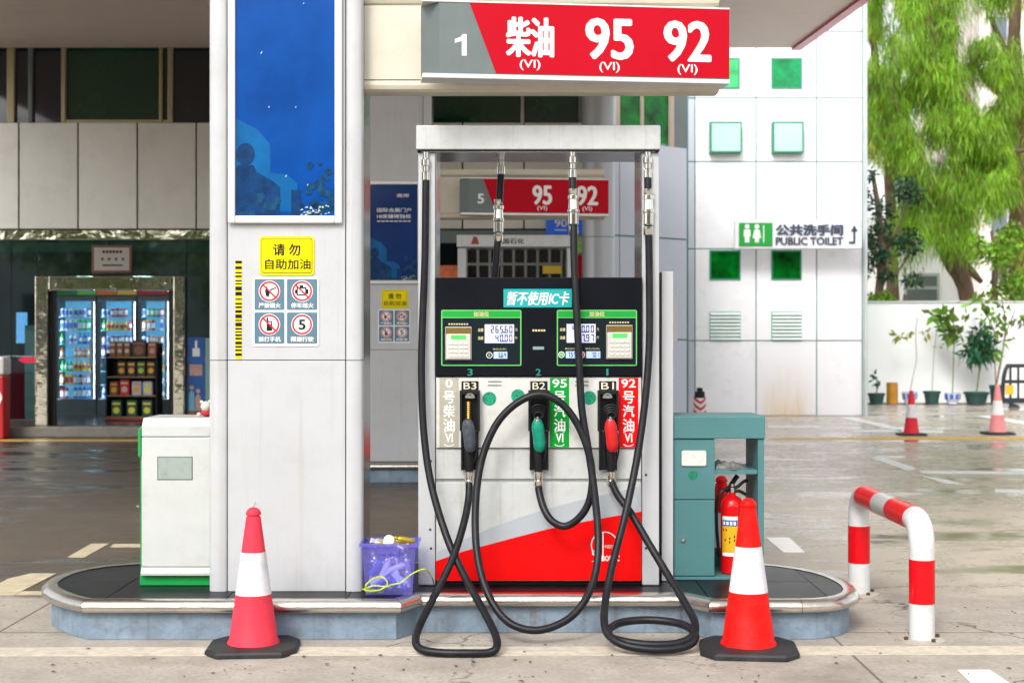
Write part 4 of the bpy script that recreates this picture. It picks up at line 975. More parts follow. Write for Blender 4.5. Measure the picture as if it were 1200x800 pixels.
# ------------------------------------------------------------------ second island
OFF = Vector((-.09, 7.75, 0))
island('second pump island behind the front dispenser', tiles=False)
pillar(False, 'far cream canopy pillar seen between the near pillar and dispenser')
sign('5', (('95',668,716,70,22),('92',775,828,73,25)), 'smaller red and grey sign with number 5 behind the hoses', 'far cream beam above the rear dispenser')
dispenser(False, 'rear fuel dispenser seen through the front dispenser frame', '中国石化')
OFF = Vector((0, 0, 0))

# ------------------------------------------------------------------ canopy
SOFF = mat('canopy_soffit_panel', (.82,.71,.66), .45, var=.04, vs=2)
def cx_at(y): return 4.44-.081*(y-22.1)
cn = thing('canopy', 'station canopy with beige soffit and red edge', 'canopy', (0, 12, 5.98))
zc0 = 5.98; y0c, y1c = 7.0, 21.95
step = .9; yy = y0c
while yy < y1c-.01:
    y2 = min(yy+step, y1c)
    MB().poly_xy([(-9.5,yy+.004),(cx_at(yy)-.14,yy+.004),(cx_at(y2)-.14,y2-.004),(-9.5,y2-.004)], zc0, zc0+.03).build('soffit_panel', SOFF, cn)
    yy += step
MB().poly_xy([(-9.5,y0c),(cx_at(y0c)-.12,y0c),(cx_at(y1c)-.12,y1c),(-9.5,y1c)], zc0+.035, zc0+.6).build('deck', GREYS, cn)
MB().poly_xy([(cx_at(y0c)-.14,y0c),(cx_at(y0c)+.0,y0c),(cx_at(y1c)+.0,y1c),(cx_at(y1c)-.14,y1c)], zc0-.04, zc0+.95).build('fascia', mat('fascia_red',(.60,.02,.07),.35,var=.2,vs=1.5,coat=.3), cn)
MB().box(-9.5, cx_at(y0c)-.15, y0c-.12, y0c-.002, zc0-.04, zc0+.95).build('fascia', MATS['fascia_red'], cn)

# ------------------------------------------------------------------ store
ys = 22.0
PANEL = mat('grey_cladding_panel', (.62,.61,.55), .4, oi=.06, var=.06, vs=1, dirt=.3, dcol=(.16,.15,.11), ds=1.5, metal=.2)
st = thing('shop_building', 'single storey station shop with grey panels and glass front', 'building', (X(300,ys), ys+2, 0))
xl, xr_ = X(-260,ys), X(684,ys)
bl = MB(); bl.box(xl, xr_, ys+.10, ys+.35, Z(270,ys), Z(143.5,ys)); bl.build('lintel_wall', GAP, st)
MB().box(xl, xr_, ys+.6, ys+8, Z(40,ys)+.1, Z(40,ys)+.3).build('roof', GREYS, st)
joints = [-256,-186.5,-117,-47.5,22,91.5,161,230,299,368,437,470,542,614,686]
for a, b in zip(joints, joints[1:]):
    MB().box(X(a,ys)+.012, X(b,ys)-.012, ys, ys+.10, Z(268,ys), Z(144,ys)).build('cladding_panel', PANEL, st, bevel=.008)
DG = mat('dark_green_glass', (.002,.035,.010), .06, var=.3, vs=.6, spec=.6)
DK = mat('dark_window_glass', (.012,.012,.016), .06, var=.3, spec=.6)
MUL = mat('bronze_mullion', (.36,.31,.18), .4, metal=.3)
MUP = mat('pink_mullion', (.42,.34,.28), .4)
for a, b, m_ in ((-256,-140,DK),(-138,-40,DG),(-38,6,DK),(15,31,DK),(36,70,DK),(75,185,DG),(189,195,DG),(201,300,DK),(301,400,DG),(401,497,DK),(505,610.5,DG),(614,678,DG)):
    fr = MB().box(X(a,ys), X(b,ys), ys+.14, ys+.16, Z(143.4,ys), Z(50,ys)).build('window_pane', m_, st)
for a, b, m_ in ((6,15,MUL),(31,36,GREYS),(70,75,MUL),(185,189,MUL),(195,201,MUL),(-40,-38,MUL),(-140,-138,MUL),(497,505,MUP),(610.5,614,MUP),(678,684,GREYS)):
    MB().box(X(a,ys)+.001, X(b,ys)-.001, ys+.06, ys+.2, Z(143.4,ys), Z(50,ys)).build('mullion', m_, st, bevel=.01)
for a, b in ((75,185),(189,195)):
    MB().box(X(a,ys)+.001, X(b,ys)-.001, ys+.08, ys+.14, Z(143.3,ys), Z(139.5,ys)).build('window_sill', MUL, st)
# mirror fascia strip over the glazing
MB().box(X(2,ys), X(436,ys), ys-.05, ys+.10, Z(281,ys), Z(270,ys)).build('mirror_fascia', MIRROR, st, bevel=.006)
MB().box(xl, X(2,ys)-.004, ys-.05, ys+.10, Z(281,ys), Z(270,ys)).build('mirror_fascia', LETW, st, bevel=.006)
MB().box(X(437,ys), xr_, ys-.05, ys+.10, Z(285,ys), Z(270,ys)).build('glass_head', GREYS, st, bevel=.006)
# glazing
GL = bpy.data.materials.new('teal_shop_glass'); GL.use_nodes = True
n = GL.node_tree; L = n.links; n.nodes.remove(n.nodes['Principled BSDF'])
tr = n.nodes.new('ShaderNodeBsdfTransparent'); tr.inputs[0].default_value = (.52,.66,.68,1)
gs = n.nodes.new('ShaderNodeBsdfGlossy'); gs.inputs['Roughness'].default_value = .03; gs.inputs[0].default_value = (.46,.52,.56,1)
ms = n.nodes.new('ShaderNodeMixShader'); ms.inputs[0].default_value = .30
L.new(tr.outputs[0], ms.inputs[1]); L.new(gs.outputs[0], ms.inputs[2]); L.new(ms.outputs[0], n.nodes['Material Output'].inputs[0])
MATS['glass'] = GL
zf = .15
for a, b, q0, q1 in ((-256,-150,281.5,491),(-149,-60,281.5,491),(-59,13,281.5,491),(13.6,43,281.5,491),(44,124,281.5,323.5),(125,218,281.5,323.5),(219,300,281.5,491),(301,380,281.5,491),(381,437,281.5,491),(438,545,285.5,491),(660,684,285.5,491)):
    MB().box(X(a,ys)+.004, X(b,ys)-.004, ys, ys+.012, Z(q1,ys), Z(q0,ys)).build('glass_pane', GL, st)
fm = MB()
for a in (13.3,43.5,218.5,300.5,124.5,380.5,437.5):
    q1 = 323.5 if a == 124.5 else 491
    fm.box(X(a,ys)-.003, X(a,ys)+.003, ys-.004, ys+.02, Z(q1,ys), Z(281.5,ys))
fm.build('glass_joint', GAP, st)
MB().box(xl, X(43,ys), ys-.03, ys+.2, .15, Z(491.5,ys)).build('plinth', mat('granite_plinth',(.16,.15,.14),.4,var=.3,vs=12), st, bevel=.01)
MB().box(X(218,ys), xr_, ys-.03, ys+.2, .15, Z(491.5,ys)).build('plinth', MATS['granite_plinth'], st, bevel=.01)
MB().box(xl, xr_, ys-.35, ys+.0, 0, .15).build('step', mat('step_granite',(.22,.20,.17),.5,var=.25,vs=8,dirt=.6), st, bevel=.01)
# mirror door surround
ds = MB(); ds.box(X(43,ys), X(58.5,ys), ys-.10, ys+.15, .15, Z(324,ys)); ds.build('door_surround', MIRROR, st, bevel=.02)
ds = MB(); ds.box(X(204.5,ys), X(218,ys), ys-.10, ys+.15, .15, Z(324,ys)); ds.build('door_surround', MIRROR, st, bevel=.02)
ds = MB(); ds.box(X(58.7,ys), X(204.3,ys), ys-.10, ys+.15, Z(340.5,ys), Z(324,ys)); ds.build('door_surround', MIRROR, st, bevel=.02)
MB().box(X(59,ys), X(64,ys), ys+.03, ys+.09, .16, Z(341,ys)).build('door_leaf_edge', BLACK, st)
MB().box(X(197,ys), X(204,ys), ys+.03, ys+.09, .16, Z(341,ys)).build('door_leaf_edge', BLACK, st)
# interior shell
MB().box(xl, X(436,ys), ys+.2, ys+.28, Z(294,ys), Z(283,ys)).build('painted_light_band', mat('mint_light_band',(.35,.55,.5),.6), st)  # pale strip stands in for the light band reflected atop the glass
for a, b, zl in ((84,106,3.35),(150,172,3.35),(-60,-30,3.35)):
    lm = MB().box(X(a,23), X(b,23), 22.9, 23.1, zl, zl+.04).build('ceiling_lamp', mat('lamp_tube',(.9,1,1),.5,emit=16), st)
INT = mat('shop_interior_wall', (.28,.34,.33), .7); FLR = mat('shop_floor_tile', (.08,.075,.08), .15, var=.2)
MB().box(xl, xr_, ys+.2, ys+7, .10, .15).build('shop_floor', FLR, st)
MB().box(xl, xr_, ys+5.5, ys+5.7, .15, 4.4).build('back_wall', INT, st)
MB().box(xl, xr_, ys+.36, ys+5.5, 3.45, 3.55).build('ceiling', INT, st)
MB().box(xl-.2, xl, ys+.1, ys+7, .15, 6.1).build('end_wall', INT, st); MB().box(xr_-.12, xr_, ys+.36, ys+7, .15, 5.9).build('end_wall', INT, st)
# barred window seen under the rear dispenser header
mb = MB(); mb.box(X(546,ys), X(659,ys), ys+.03, ys+.05, Z(491,ys), Z(286,ys)); mb.build('barred_pane', DK, st)
for i in range(9):
    x_ = X(546+14*i,ys); MB().box(x_-.02, x_+.02, ys-.01, ys+.03, Z(490,ys), Z(286,ys)).build('window_bar', mat('window_bar_grey',(.20,.22,.20),.4), st)
mb = MB(); mb.box(X(547,ys), X(658,ys), ys-.004, ys+.028, Z(311,ys), Z(308,ys)); mb.build('window_bar', MATS['window_bar_grey'], st)
# certificate plaque
pq = thing('plaque', 'pale plaque in dark red frame above the shop door', 'plaque', (X(132,ys), ys-.02, Z(320,ys)))
MB().box(X(108.5,ys), X(155.5,ys), ys-.05, ys-.005, Z(320,ys), Z(287.5,ys)).build('frame', mat('plaque_frame',(.13,.03,.02),.4), pq, bevel=.01)
MB().box(X(111.5,ys), X(152.5,ys), ys-.056, ys-.05, Z(317,ys), Z(290.5,ys)).build('face', mat('plaque_face',(.36,.32,.28),.5), pq)
k = MB()
for i in range(6): k.pbox(120+4*i,123+4*i,293.5,296.5,ys-.058,ys-.056)
for i in range(4):
    cxx, czz = X(120+8*i,ys-.058), Z(303.5,ys-.058); pts = []
    for j in range(10): rr_ = .034 if j % 2 == 0 else .014; pts.append((cxx+rr_*math.sin(R(36*j)), czz+rr_*math.cos(R(36*j))))
    k.poly_xz(pts, ys-.058, ys-.056)
k.pbox(120,144,310,311.6,ys-.058,ys-.056)
k.build('lettering', LETK, pq)
# red safety stripes on the glass
for a, b, lab in ((219,249,'red safety stripe on the glass right of the shop door'),(21,43,'short red arrow stripe on the glass left of the shop door')):
    mb = MB(); yy_ = ys-.006
    pts = [(X(a,yy_),Z(421.5,yy_)),(X(a+6,yy_),Z(418,yy_)),(X(b,yy_),Z(418,yy_)),(X(b,yy_),Z(425,yy_)),(X(a+6,yy_),Z(425,yy_))] if b == 43 else [(X(a,yy_),Z(425,yy_)),(X(b,yy_),Z(425,yy_)),(X(b,yy_),Z(418,yy_)),(X(a,yy_),Z(418,yy_))]
    tag(mb.poly_xz(pts, yy_, yy_+.004).build('safety_stripe', mat('stripe_red',(.72,.005,.05),.5)), lab, 'sticker', 'red stripes on the shop glass')
# right hand poster on glass: blue with two standing figures
po = thing('window_poster', 'blue poster with bottle and two figures beside the shop door', 'poster', (X(229,ys), ys-.02, Z(490,ys)))
yp = ys-.008
MB().pbox(219.5,240,395,490.5,yp,yp+.006).build('sheet', mat('poster_royal_blue',(.01,.10,.36),.3,var=.3,vs=4), po)
k = MB()
k.pbox(225.5,234,408,417.5,yp-.002,yp,1); k.pbox(228.5,231,399,408,yp-.002,yp,1); k.pbox(222,237,427,440,yp-.002,yp,3)
for cxp, mcol, tp in ((224.5,2,452),(232,3,456)):
    k.poly_xz([(X(cxp-3,yp),Z(485,yp)),(X(cxp+4,yp),Z(485,yp)),(X(cxp+3,yp),Z(tp+8,yp)),(X(cxp,yp),Z(tp+5,yp)),(X(cxp-3,yp),Z(tp+9,yp))], yp-.002, yp, mcol)
    k.disc(X(cxp,yp), Z(tp+2,yp), .035, yp-.003, yp, 14, 3)
k.pbox(220,240,481,490,yp-.004,yp-.002,0)
k.build('print', [mat('poster_brown',(.25,.08,.03),.5,var=.5,vs=20), LETW, mat('poster_lightblue',(.15,.45,.6),.5), mat('poster_skin',(.5,.30,.24),.5,var=.3,vs=30)], po)
tag(MB().pbox(240.6,250,396,490.5,yp,yp+.006).build('frosted_panel', mat('frosted_mint',(.20,.36,.34),.5)), 'frosted mint panel on the glass beside the blue poster', 'panel')

# coolers
LITW = mat('cooler_light', (.10,.34,.55), .5, emit=.35, var=.6, vs=3)
yk = 25.0; FRK = mat('cooler_frame', (.13,.14,.15), .35)
cool = []
bn = ['left','middle','right']
cbot = {}
BC = {'blue':(.03,.15,.6),'green':(.02,.45,.08),'red':(.5,.02,.03),'yellow':(.7,.5,.02),'white':(.65,.65,.68),'orange':(.65,.2,.02),'purple':(.18,.04,.25),'pink':(.6,.2,.3)}
shapes = {'bottle':([(.031,0),(.033,.005),(.033,.05)],[(.0335,.05),(.0335,.115)],[(.033,.115),(.028,.145),(.012,.175),(.012,.19),(.014,.191),(.014,.21),(.010,.212)]),
          'can':([(.028,0),(.033,.008),(.033,.03)],[(.0332,.03),(.0332,.095)],[(.033,.095),(.033,.115),(.028,.122)]),
          'carton':([(.036,0),(.036,.04)],[(.0363,.04),(.0363,.14)],[(.036,.14),(.036,.175),(.004,.205)])}
for nm, cc in BC.items():
    for sh, (p0, p1, p2) in shapes.items():
        mb = MB(); sg = 4 if sh == 'carton' else 10
        for pr_, mi in ((p0,0),(p1,1),(p2,0)): mb.lathe(pr_, (0,0,0), sg, m=mi)
        lc = {'white':(.1,.2,.6),'yellow':(.5,.05,.02),'orange':(.8,.75,.6)}.get(nm, (.75,.75,.72))
        o = mb.build('drink_'+sh, [mat('drink_'+nm, cc, .2, var=.3, vs=25), mat('drink_label_'+nm, lc, .4, var=.6, vs=30)], smooth=sh != 'carton', local=True); o['category'] = sh; cbot[nm, sh] = [o, False]
rq = random.Random(21)
for ci, (a, b) in enumerate(((64.5,112.5),(113.5,160),(161,199))):
    xa, xb = X(a,yk), X(b,yk); z0, z1 = .15, Z(347,yk)
    t = thing('drinks_cooler', f'{bn[ci]} lit glass drinks cooler inside the shop', 'cooler', ((xa+xb)/2, yk+.3, .15), group='drinks coolers in the shop')
    MB().box(xa, xb, yk+.5, yk+.56, z0, z1).build('back_panel', FRK, t)
    MB().box(xa+.03, xb-.03, yk+.485, yk+.495, z0+.3, z1-.08).build('back_light', LITW, t)
    for xx in (xa, xb-.03): MB().box(xx, xx+.03, yk, yk+.5, z0, z1).build('side', FRK, t)
    MB().box(xa+.03, xb-.03, yk, yk+.5, z0, z0+.28).build('base', FRK, t); MB().box(xa+.03, xb-.03, yk, yk+.5, z1-.08, z1).build('top', FRK, t)
    fr = MB(); fr.box(xa+.035, xa+.075, yk-.03, yk-.002, z0+.30, z1-.09); fr.box(xb-.075, xb-.035, yk-.03, yk-.002, z0+.30, z1-.09); fr.build('door_frame', FRK, t)
    MB().box(xb-.10 if ci == 0 else xa+.085, (xb-.10 if ci == 0 else xa+.085)+.015, yk-.06, yk-.04, 1.0, 1.5).build('handle', CHROME, t)
    MB().box(xa+.034, xa+.046, yk+.02, yk+.04, z0+.3, z1-.1).build('light_tube', mat('cool_tube',(.6,.85,1),.5,emit=12), t)
    MB().box(xb-.046, xb-.034, yk+.02, yk+.04, z0+.3, z1-.1).build('light_tube', MATS['cool_tube'], t)
    nsh = 7; zlo = z0+.30; dz = (z1-.12-zlo)/nsh
    for k_ in range(nsh):
        z = zlo+dz*k_
        MB().box(xa+.04, xb-.04, yk+.06, yk+.47, z-.012, z).build('shelf', mat('cooler_shelf',(.25,.42,.55),.3), t)
        nb = 0; ordn = ['first','second','third','fourth','fifth','sixth','seventh','eighth','ninth','tenth','eleventh']
        x = xa+.09; cc = rq.choice(list(BC)); shp = rq.choice(['bottle','bottle','can','carton']) if k_ < 6 else 'can'; sn = ['bottom','second','third','fourth','fifth','sixth','top'][k_]
        while x < xb-.07:
            if rq.random() < .42: cc = rq.choice(list(BC))
            if rq.random() < .08: x += .078; continue
            src, used_ = cbot[cc, shp]
            if used_: o = src.copy(); COL.objects.link(o)
            else: o = src; cbot[cc, shp][1] = True
            o.location = (x, yk+.12+rq.uniform(-.02,.02), z); sc_ = min(1.3, (dz-.03)/{'bottle':.215,'can':.17,'carton':.21}[shp])*rq.uniform(.85,1); o.scale = (1, 1, sc_)
            o['label'] = f'{cc} drink {shp}, {ordn[nb]} from the left on the {sn} shelf of the {bn[ci]} cooler'; o['group'] = 'drinks in the lit coolers'; nb += 1; o.rotation_euler = (0, 0, R(45) if shp == 'carton' else 0)
            x += .078
for (nm, sh), (o, u_) in list(cbot.items()):
    if not u_: bpy.data.objects.remove(o)
k = 0
for a, b, cc, lab in ((68,90,(.02,.14,.03),'dark green header card over the left cooler'),(91,112,(.10,.35,.06),'light green header card over the left cooler'),(113,137,(.45,.13,.02),'orange header card over the middle cooler'),(138,160,(.5,.3,.03),'yellow header card over the middle cooler'),(161,199,(.28,.015,.02),'dark red header card over the right cooler')):
    tag(MB().box(X(a,yk), X(b,yk), yk-.02, yk, Z(346,yk)+.01, Z(331,yk)).build('header_card', mat('card_%d' % k, cc, .5, emit=.12)), lab, 'header card'); k += 1
# snack stand
yq = 23.4
t = thing('snack_stand', 'dark snack stand with four shelves inside the doorway', 'shelf', (X(156,yq), yq+.2, .15))
xa, xb = X(124,yq), X(184,yq)
MB().box(xa, xb, yq+.35, yq+.38, .15, Z(402,yq)).build('back_panel', BLACK, t)
for xx in (xa, xb-.02): MB().box(xx, xx+.02, yq, yq+.35, .15, Z(414,yq)).build('side', BLACK, t)
MB().box(xa-.01, xb+.01, yq-.02, yq-.001, .16, Z(489,yq)).build('red_kickboard', mat('kick_red',(.36,.04,.02),.5), t)
rowy = (418,441,463,488)
for q in rowy: MB().box(xa+.021, xb-.021, yq-.01, yq+.34, Z(q,yq)-.02, Z(q,yq)).build('shelf_board', mat('shelf_lip',(.30,.22,.10),.4), t)
def pack(a, b, q, h, cols, label, rot=0):
    cx_ = (X(a,yq)+X(b,yq))/2; wdt = X(b,yq)-X(a,yq); z = Z(q,yq)+.001; H = h/F*yq
    p = thing('snack_pack', label, 'snack pack', (cx_, yq+.08, z), group='packets on the snack stand')
    m0 = mat('pack_%d_%d_%d' % tuple(int(c*99) for c in cols[0]), cols[0], .35, emit=.05); m1 = mat('pack_%d_%d_%d' % tuple(int(c*99) for c in cols[1]), cols[1], .35, emit=.05)
    MB().poly_xz([(-wdt*.44,0),(wdt*.44,0),(wdt*.47,H*.5),(wdt*.44,H),(-wdt*.44,H),(-wdt*.47,H*.5)], -.04, .04).build('bag', m0, p, bevel=.012, local=True)
    MB().disc(0, H*.38, min(wdt,H)*.30, -.045, -.040, 14).build('print', m1, p, local=True)
    MB().box(-wdt*.34, wdt*.34, -.044, -.040, H*.72, H*.86).build('print', m1, p, local=True)
BR=(.22,.07,.03); CRM=(.55,.45,.35); OR=(.75,.35,.02); KK=(.03,.025,.02); RD=(.55,.01,.02); LV=(.45,.45,.62); GR=(.02,.09,.06); YY=(.75,.65,.03); LM=(.35,.5,.05)
pos = ['first','second','third','fourth']
for i in range(3): pack(127+8.5*i,135+8.5*i,418,18,(BR,CRM),f'brown and cream packet, {pos[i]} from left on the top shelf')
pack(153,171,418,20,(KK,BR),'wide dark round topped pack on the top shelf'); pack(172,183,418,18,((.30,.05,.03),(.4,.3,.2)),'dark red pack at right end of the top shelf')
for i, c_ in enumerate((OR,OR,LM,OR)): pack(136+11.5*i,147+11.5*i,441,18,(KK,c_),f'black packet with {"lime" if c_ == LM else "orange"} print, {pos[i]} on the second shelf')
pack(127,138,463,16,(BR,OR),'brown packet at left end of the third shelf'); pack(139,151,463,18,(RD,CRM),'red packet on the third shelf'); pack(153,165,463,16,(LV,OR),'left lavender box on the third shelf'); pack(166,178,463,16,(LV,YY),'right lavender box on the third shelf')
for i in range(3): pack(129+18*i,142+18*i,488,19,(GR,YY),f'dark green packet with yellow print, {pos[i]} on the bottom shelf')
# things left of the door, inside the glass
yv = 22.6
t = thing('display_rack', 'pale mint display rack behind the glass left of the door', 'rack', (X(36,yv), yv, .15))
MB().pbox(29,43,381,497,yv+.3,yv+.32).build('back_panel', mat('mint_rack',(.42,.60,.52),.5,emit=.12), t)
for q in (415,432,448,464,480): MB().pbox(29,43,q,q+6,yv,yv+.28).build('tray', MATS['mint_rack'], t)
t = thing('ice_cream_chest', 'red and white ice cream chest by the left glass', 'freezer', (X(5,21.2), 21.3, 0))
MB().box(X(-40,21.2), X(4,21.2), 21.2, 21.5, .0, Z(440,21.2)).build('body', mat('chest_red',(.50,.01,.02),.4), t, bevel=.02)
MB().box(X(-41,21.2), X(5,21.2), 21.18, 21.52, Z(439.5,21.2), Z(418,21.2)).build('lid', mat('chest_white',(.70,.70,.70),.4), t, bevel=.04)
MB().disc(X(-8,21.19), Z(466,21.19), .13, 21.19, 21.2).build('emblem', LETW, t)
t = thing('promo_screen', 'small lit blue screen behind the left glass', 'screen', (X(26,23), 23.4, .15))
MB().pbox(19,31,366,402,23.4,23.44).build('screen', mat('screen_blue',(.25,.5,.9),.4,emit=1.6,var=.6,vs=8), t)
MB().pbox(22,28,402.5,498,23.4,23.44).build('stand', BLACK, t)
tag(MB().pbox(13,28,425,492,23.0,23.3).build('red_freezer', mat('freezer_red',(.35,.01,.03),.4,emit=.08), bevel=.02), 'dark red freezer behind the glass left of the rack', 'freezer')
# red/orange banner left of barred window; blue 900 sign
tag(MB().pbox(508,536,311,330,ys-.05,ys-.01).build('orange_banner', mat('banner_orange',(.70,.16,.05),.5,var=.5,vs=3)), 'orange red banner on the shop front behind the dispenser', 'banner')
t = thing('blue_sign', 'small blue sign with 900 on the shop wall', 'sign', (X(663,ys), ys, Z(275,ys)))
MB().pbox(640,686,254.5,275,ys-.08,ys-.01).build('board', mat('board_blue',(.01,.10,.55),.4,emit=.1), t, bevel=.01)
k = MB(); ptext(k, '900', 650, 672, 257, 266, ys-.081, bold=.02); k.pbox(650,664,269,270.2,ys-.082,ys-.08); k.build('lettering', LETW, t)
t = thing('green_globe_sign', 'round green and white sign beside the barred window', 'sign', (X(671,21.9), 21.9, Z(310,21.9)))
MB().disc(X(676,21.85), Z(287,21.85), .14, 21.85, 21.9).build('disc', mat('globe_green',(.30,.50,.10),.4,var=.5,vs=10), t); MB().pbox(673,682,299,380,21.86,21.9).build('panel', RED, t)
# small yellow notice in the barred window
tag(MB().pbox(636,658,311.5,320.5,ys-.06,ys-.03).build('yellow_card', mat('card_yellow',(.75,.52,.02),.5)), 'yellow card on the barred window', 'sign')

# ------------------------------------------------------------------ round column, slanted wall, toilet building
yk = 21.0
t = thing('round_column', 'round grey column between shop and toilet block', 'column', (X(702.5,yk), yk+.25, 0))
COLM = mat('column_metal', (.42,.44,.46), .35, metal=.3, var=.04)
MB().lathe([(.245,0),(.245,Z(277,yk)-.004)], (X(702.5,yk), yk+.25, 0), 40).build('shaft', COLM, t, smooth=True)
MB().lathe([(.245,Z(277,yk)+.004),(.245,5.97)], (X(702.5,yk), yk+.25, 0), 40).build('shaft', COLM, t, smooth=True)
MB().lathe([(.24,0),(.24,5.9)], (X(702.5,yk), yk+.25, 0), 24).build('core', GAP, t)
LAV = mat('pale_grey_tile', (.50,.53,.60), .3, var=.03, vs=1, dirt=.15, dcol=(.35,.36,.4), ds=1.5)
LAV2 = mat('white_lavender_tile', (.84,.84,.86), .28, var=.02, vs=1, dirt=.12, dcol=(.6,.6,.63), ds=.9, oi=.035)
GJ = mat('green_joint', (.05,.25,.20), .6)
t = thing('link_wall', 'pale grey panelled wall between shop and toilet block', 'wall', (X(760,24.5), 24.5, 0))
A = Vector((X(684,23.6), 23.6)); B = Vector((X(805,25.1), 25.1)); dd = (B-A)
def wallbox(u0, u1, z0, z1, th, nm, m_, off=0):
    nrm = Vector((dd.y, -dd.x)).normalized()
    p0 = A+dd*u0+nrm*off; p1 = A+dd*u1+nrm*off; q0 = p0-nrm*th; q1 = p1-nrm*th
    MB().poly_xy([tuple(p0), tuple(p1), tuple(q1), tuple(q0)], z0, z1).build(nm, m_, t)
wallbox(0, 1, 0, 4.7, .2, 'core', GJ, -.03)
ztop = 1.48+(398-167)/F*24.3; z1_ = 1.48+(398-277)/F*24.3; z2_ = 1.48
for u0, u1 in ((.003,.33),(.338,.997)):
    for za, zb_ in ((0.01,z2_-.014),(z2_+.014,z1_-.014),(z1_+.014,ztop)):
        wallbox(u0, u1, za, zb_, .028, 'wall_panel', LAV)
GP = mat('green_window_glass', (.0,.11,.01), .05, var=.9, vs=3, spec=.35)
for u0, u1 in ((.34,.55),(.57,.83)): wallbox(u0, u1, ztop+.05, 7, .02, 'window_pane', GP, -.05)
for u0, u1, mm in ((.30,.338,MUP),(.552,.568,MUP),(.832,.87,MUP),(.87,.999,GREYS)): wallbox(u0, u1, ztop+.003, 7, .1, 'window_frame', mm, .0)
wallbox(0, .299, ztop+.003, 7, .1, 'wall_panel', LAV)
tag(MB().pbox(786.5,793.5,343,400,23.3,23.33).build('paper_notice', LETW), 'white paper notice on the pale wall beside the post', 'notice')
yt = 27.7
t = thing('toilet_block', 'tall white tiled toilet block with small green windows', 'building', (X(912,yt), yt+3, 0))
x0, x1 = X(806,yt), X(1011,yt)
MB().box(x0, x1, yt+.03, yt+7, 0, 9.8).build('wall_core', GJ, t)
cols = [806,814.5,886,957,1010.5]; rows = [487.3,399,291.5,189.5,115,37,-41,-100]
for i in range(len(cols)-1):
    for j in range(len(rows)-1):
        MB().box(X(cols[i],yt)+.011, X(cols[i+1],yt)-.011, yt, yt+.03, max(0,Z(rows[j],yt))+.011, Z(rows[j+1],yt)-.011).build('tile_panel', LAV2 if i else LAV, t)
MB().box(X(1010.5,yt)+.004, X(1014,yt), yt-.05, yt+.2, 0, 9.8).build('corner_trim', mat('corner_trim_pale',(.62,.70,.70),.4), t)
stn = MB(); 
def window(a, b, q0, q1, m_, deep=0):
    fr = MB(); Y = yt-.02; w_ = .03
    xa, xb, za, zb_ = X(a,Y), X(b,Y), Z(q1,Y), Z(q0,Y)
    fr.box(xa, xb, Y-deep, Y+.018, za, za+w_); fr.box(xa, xb, Y-deep, Y+.018, zb_-w_, zb_); fr.box(xa, xa+w_, Y-deep, Y+.018, za+w_, zb_-w_); fr.box(xb-w_, xb, Y-deep, Y+.018, za+w_, zb_-w_)
    f = fr.build('window', mat('green_window_frame',(.02,.25,.14),.4), t)
    MB().box(xa+w_, xb-w_, Y-deep+.006, Y+.016, za+w_, zb_-w_).build('pane', m_, f)
    return f
MINT = mat('mint_glass_painted_sky', (.42,.78,.58), .12, var=.08, vs=1.5, coat=.5)  # bright sky reflection painted into the pane colour
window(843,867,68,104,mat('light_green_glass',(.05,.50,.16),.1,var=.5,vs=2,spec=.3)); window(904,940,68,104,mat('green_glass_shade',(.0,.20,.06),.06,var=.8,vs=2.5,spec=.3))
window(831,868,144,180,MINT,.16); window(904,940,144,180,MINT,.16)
window(831.5,868,293,328,GP); window(904,939.5,293,328,GP)
for a, b in ((831.5,868),(904,939.5)):
    f = MB().pbox(a,b,365,399,yt-.01,yt-.001).build('louvre_back', mat('louvre_back_green',(.03,.42,.26),.5), t)
    for i in range(8):
        q = 366+4.15*i
        mb = MB(); xa, xb = X(a+.6,yt), X(b-.6,yt); mb.extrude([(xa,yt-.012,Z(q,yt)),(xa,yt-.05,Z(q+2.8,yt)),(xa,yt-.045,Z(q+3.1,yt)),(xa,yt-.010,Z(q+.4,yt))], (xb-xa,0,0)); mb.build('louvre_slat', mat('louvre_white',(.74,.78,.76),.4), f)
# rust stain below the right louvre, with a shape of its own
RS = bpy.data.materials.new('rust_stained_tile'); RS.use_nodes = True; n = RS.node_tree; L = n.links; b_ = n.nodes['Principled BSDF']; b_.inputs['Roughness'].default_value = .35
tc = n.nodes.new('ShaderNodeTexCoord'); mp = n.nodes.new('ShaderNodeMapping'); mp.inputs['Scale'].default_value = (3,1,.5); L.new(tc.outputs['Generated'], mp.inputs[0])
nz = n.nodes.new('ShaderNodeTexNoise'); nz.inputs['Scale'].default_value = 4; nz.inputs['Detail'].default_value = 6; L.new(mp.outputs[0], nz.inputs['Vector'])
sp_ = n.nodes.new('ShaderNodeSeparateXYZ'); L.new(tc.outputs['Generated'], sp_.inputs[0])
def M_(op, a, b=None):
    q = n.nodes.new('ShaderNodeMath'); q.operation = op; q.use_clamp = False
    for i, s in enumerate((a, b)):
        if s is None: continue
        if isinstance(s, (int, float)): q.inputs[i].default_value = s
        else: L.new(s, q.inputs[i])
    return q.outputs[0]
side = M_('SUBTRACT', 1, M_('POWER', M_('ABSOLUTE', M_('MULTIPLY', M_('SUBTRACT', sp_.outputs[0], .5), 2)), 2))
fac = M_('MULTIPLY', M_('MULTIPLY', side, M_('POWER', M_('SUBTRACT', 1, sp_.outputs[2]), 2.0)), M_('MULTIPLY', nz.outputs['Fac'], 1.3))
q = n.nodes.new('ShaderNodeMix'); q.data_type = 'RGBA'; q.clamp_factor = True; q.inputs['A'].default_value = (.84,.84,.86,1); q.inputs['B'].default_value = (.70,.46,.18,1); L.new(fac, q.inputs['Factor']); L.new(q.outputs['Result'], b_.inputs['Base Color'])
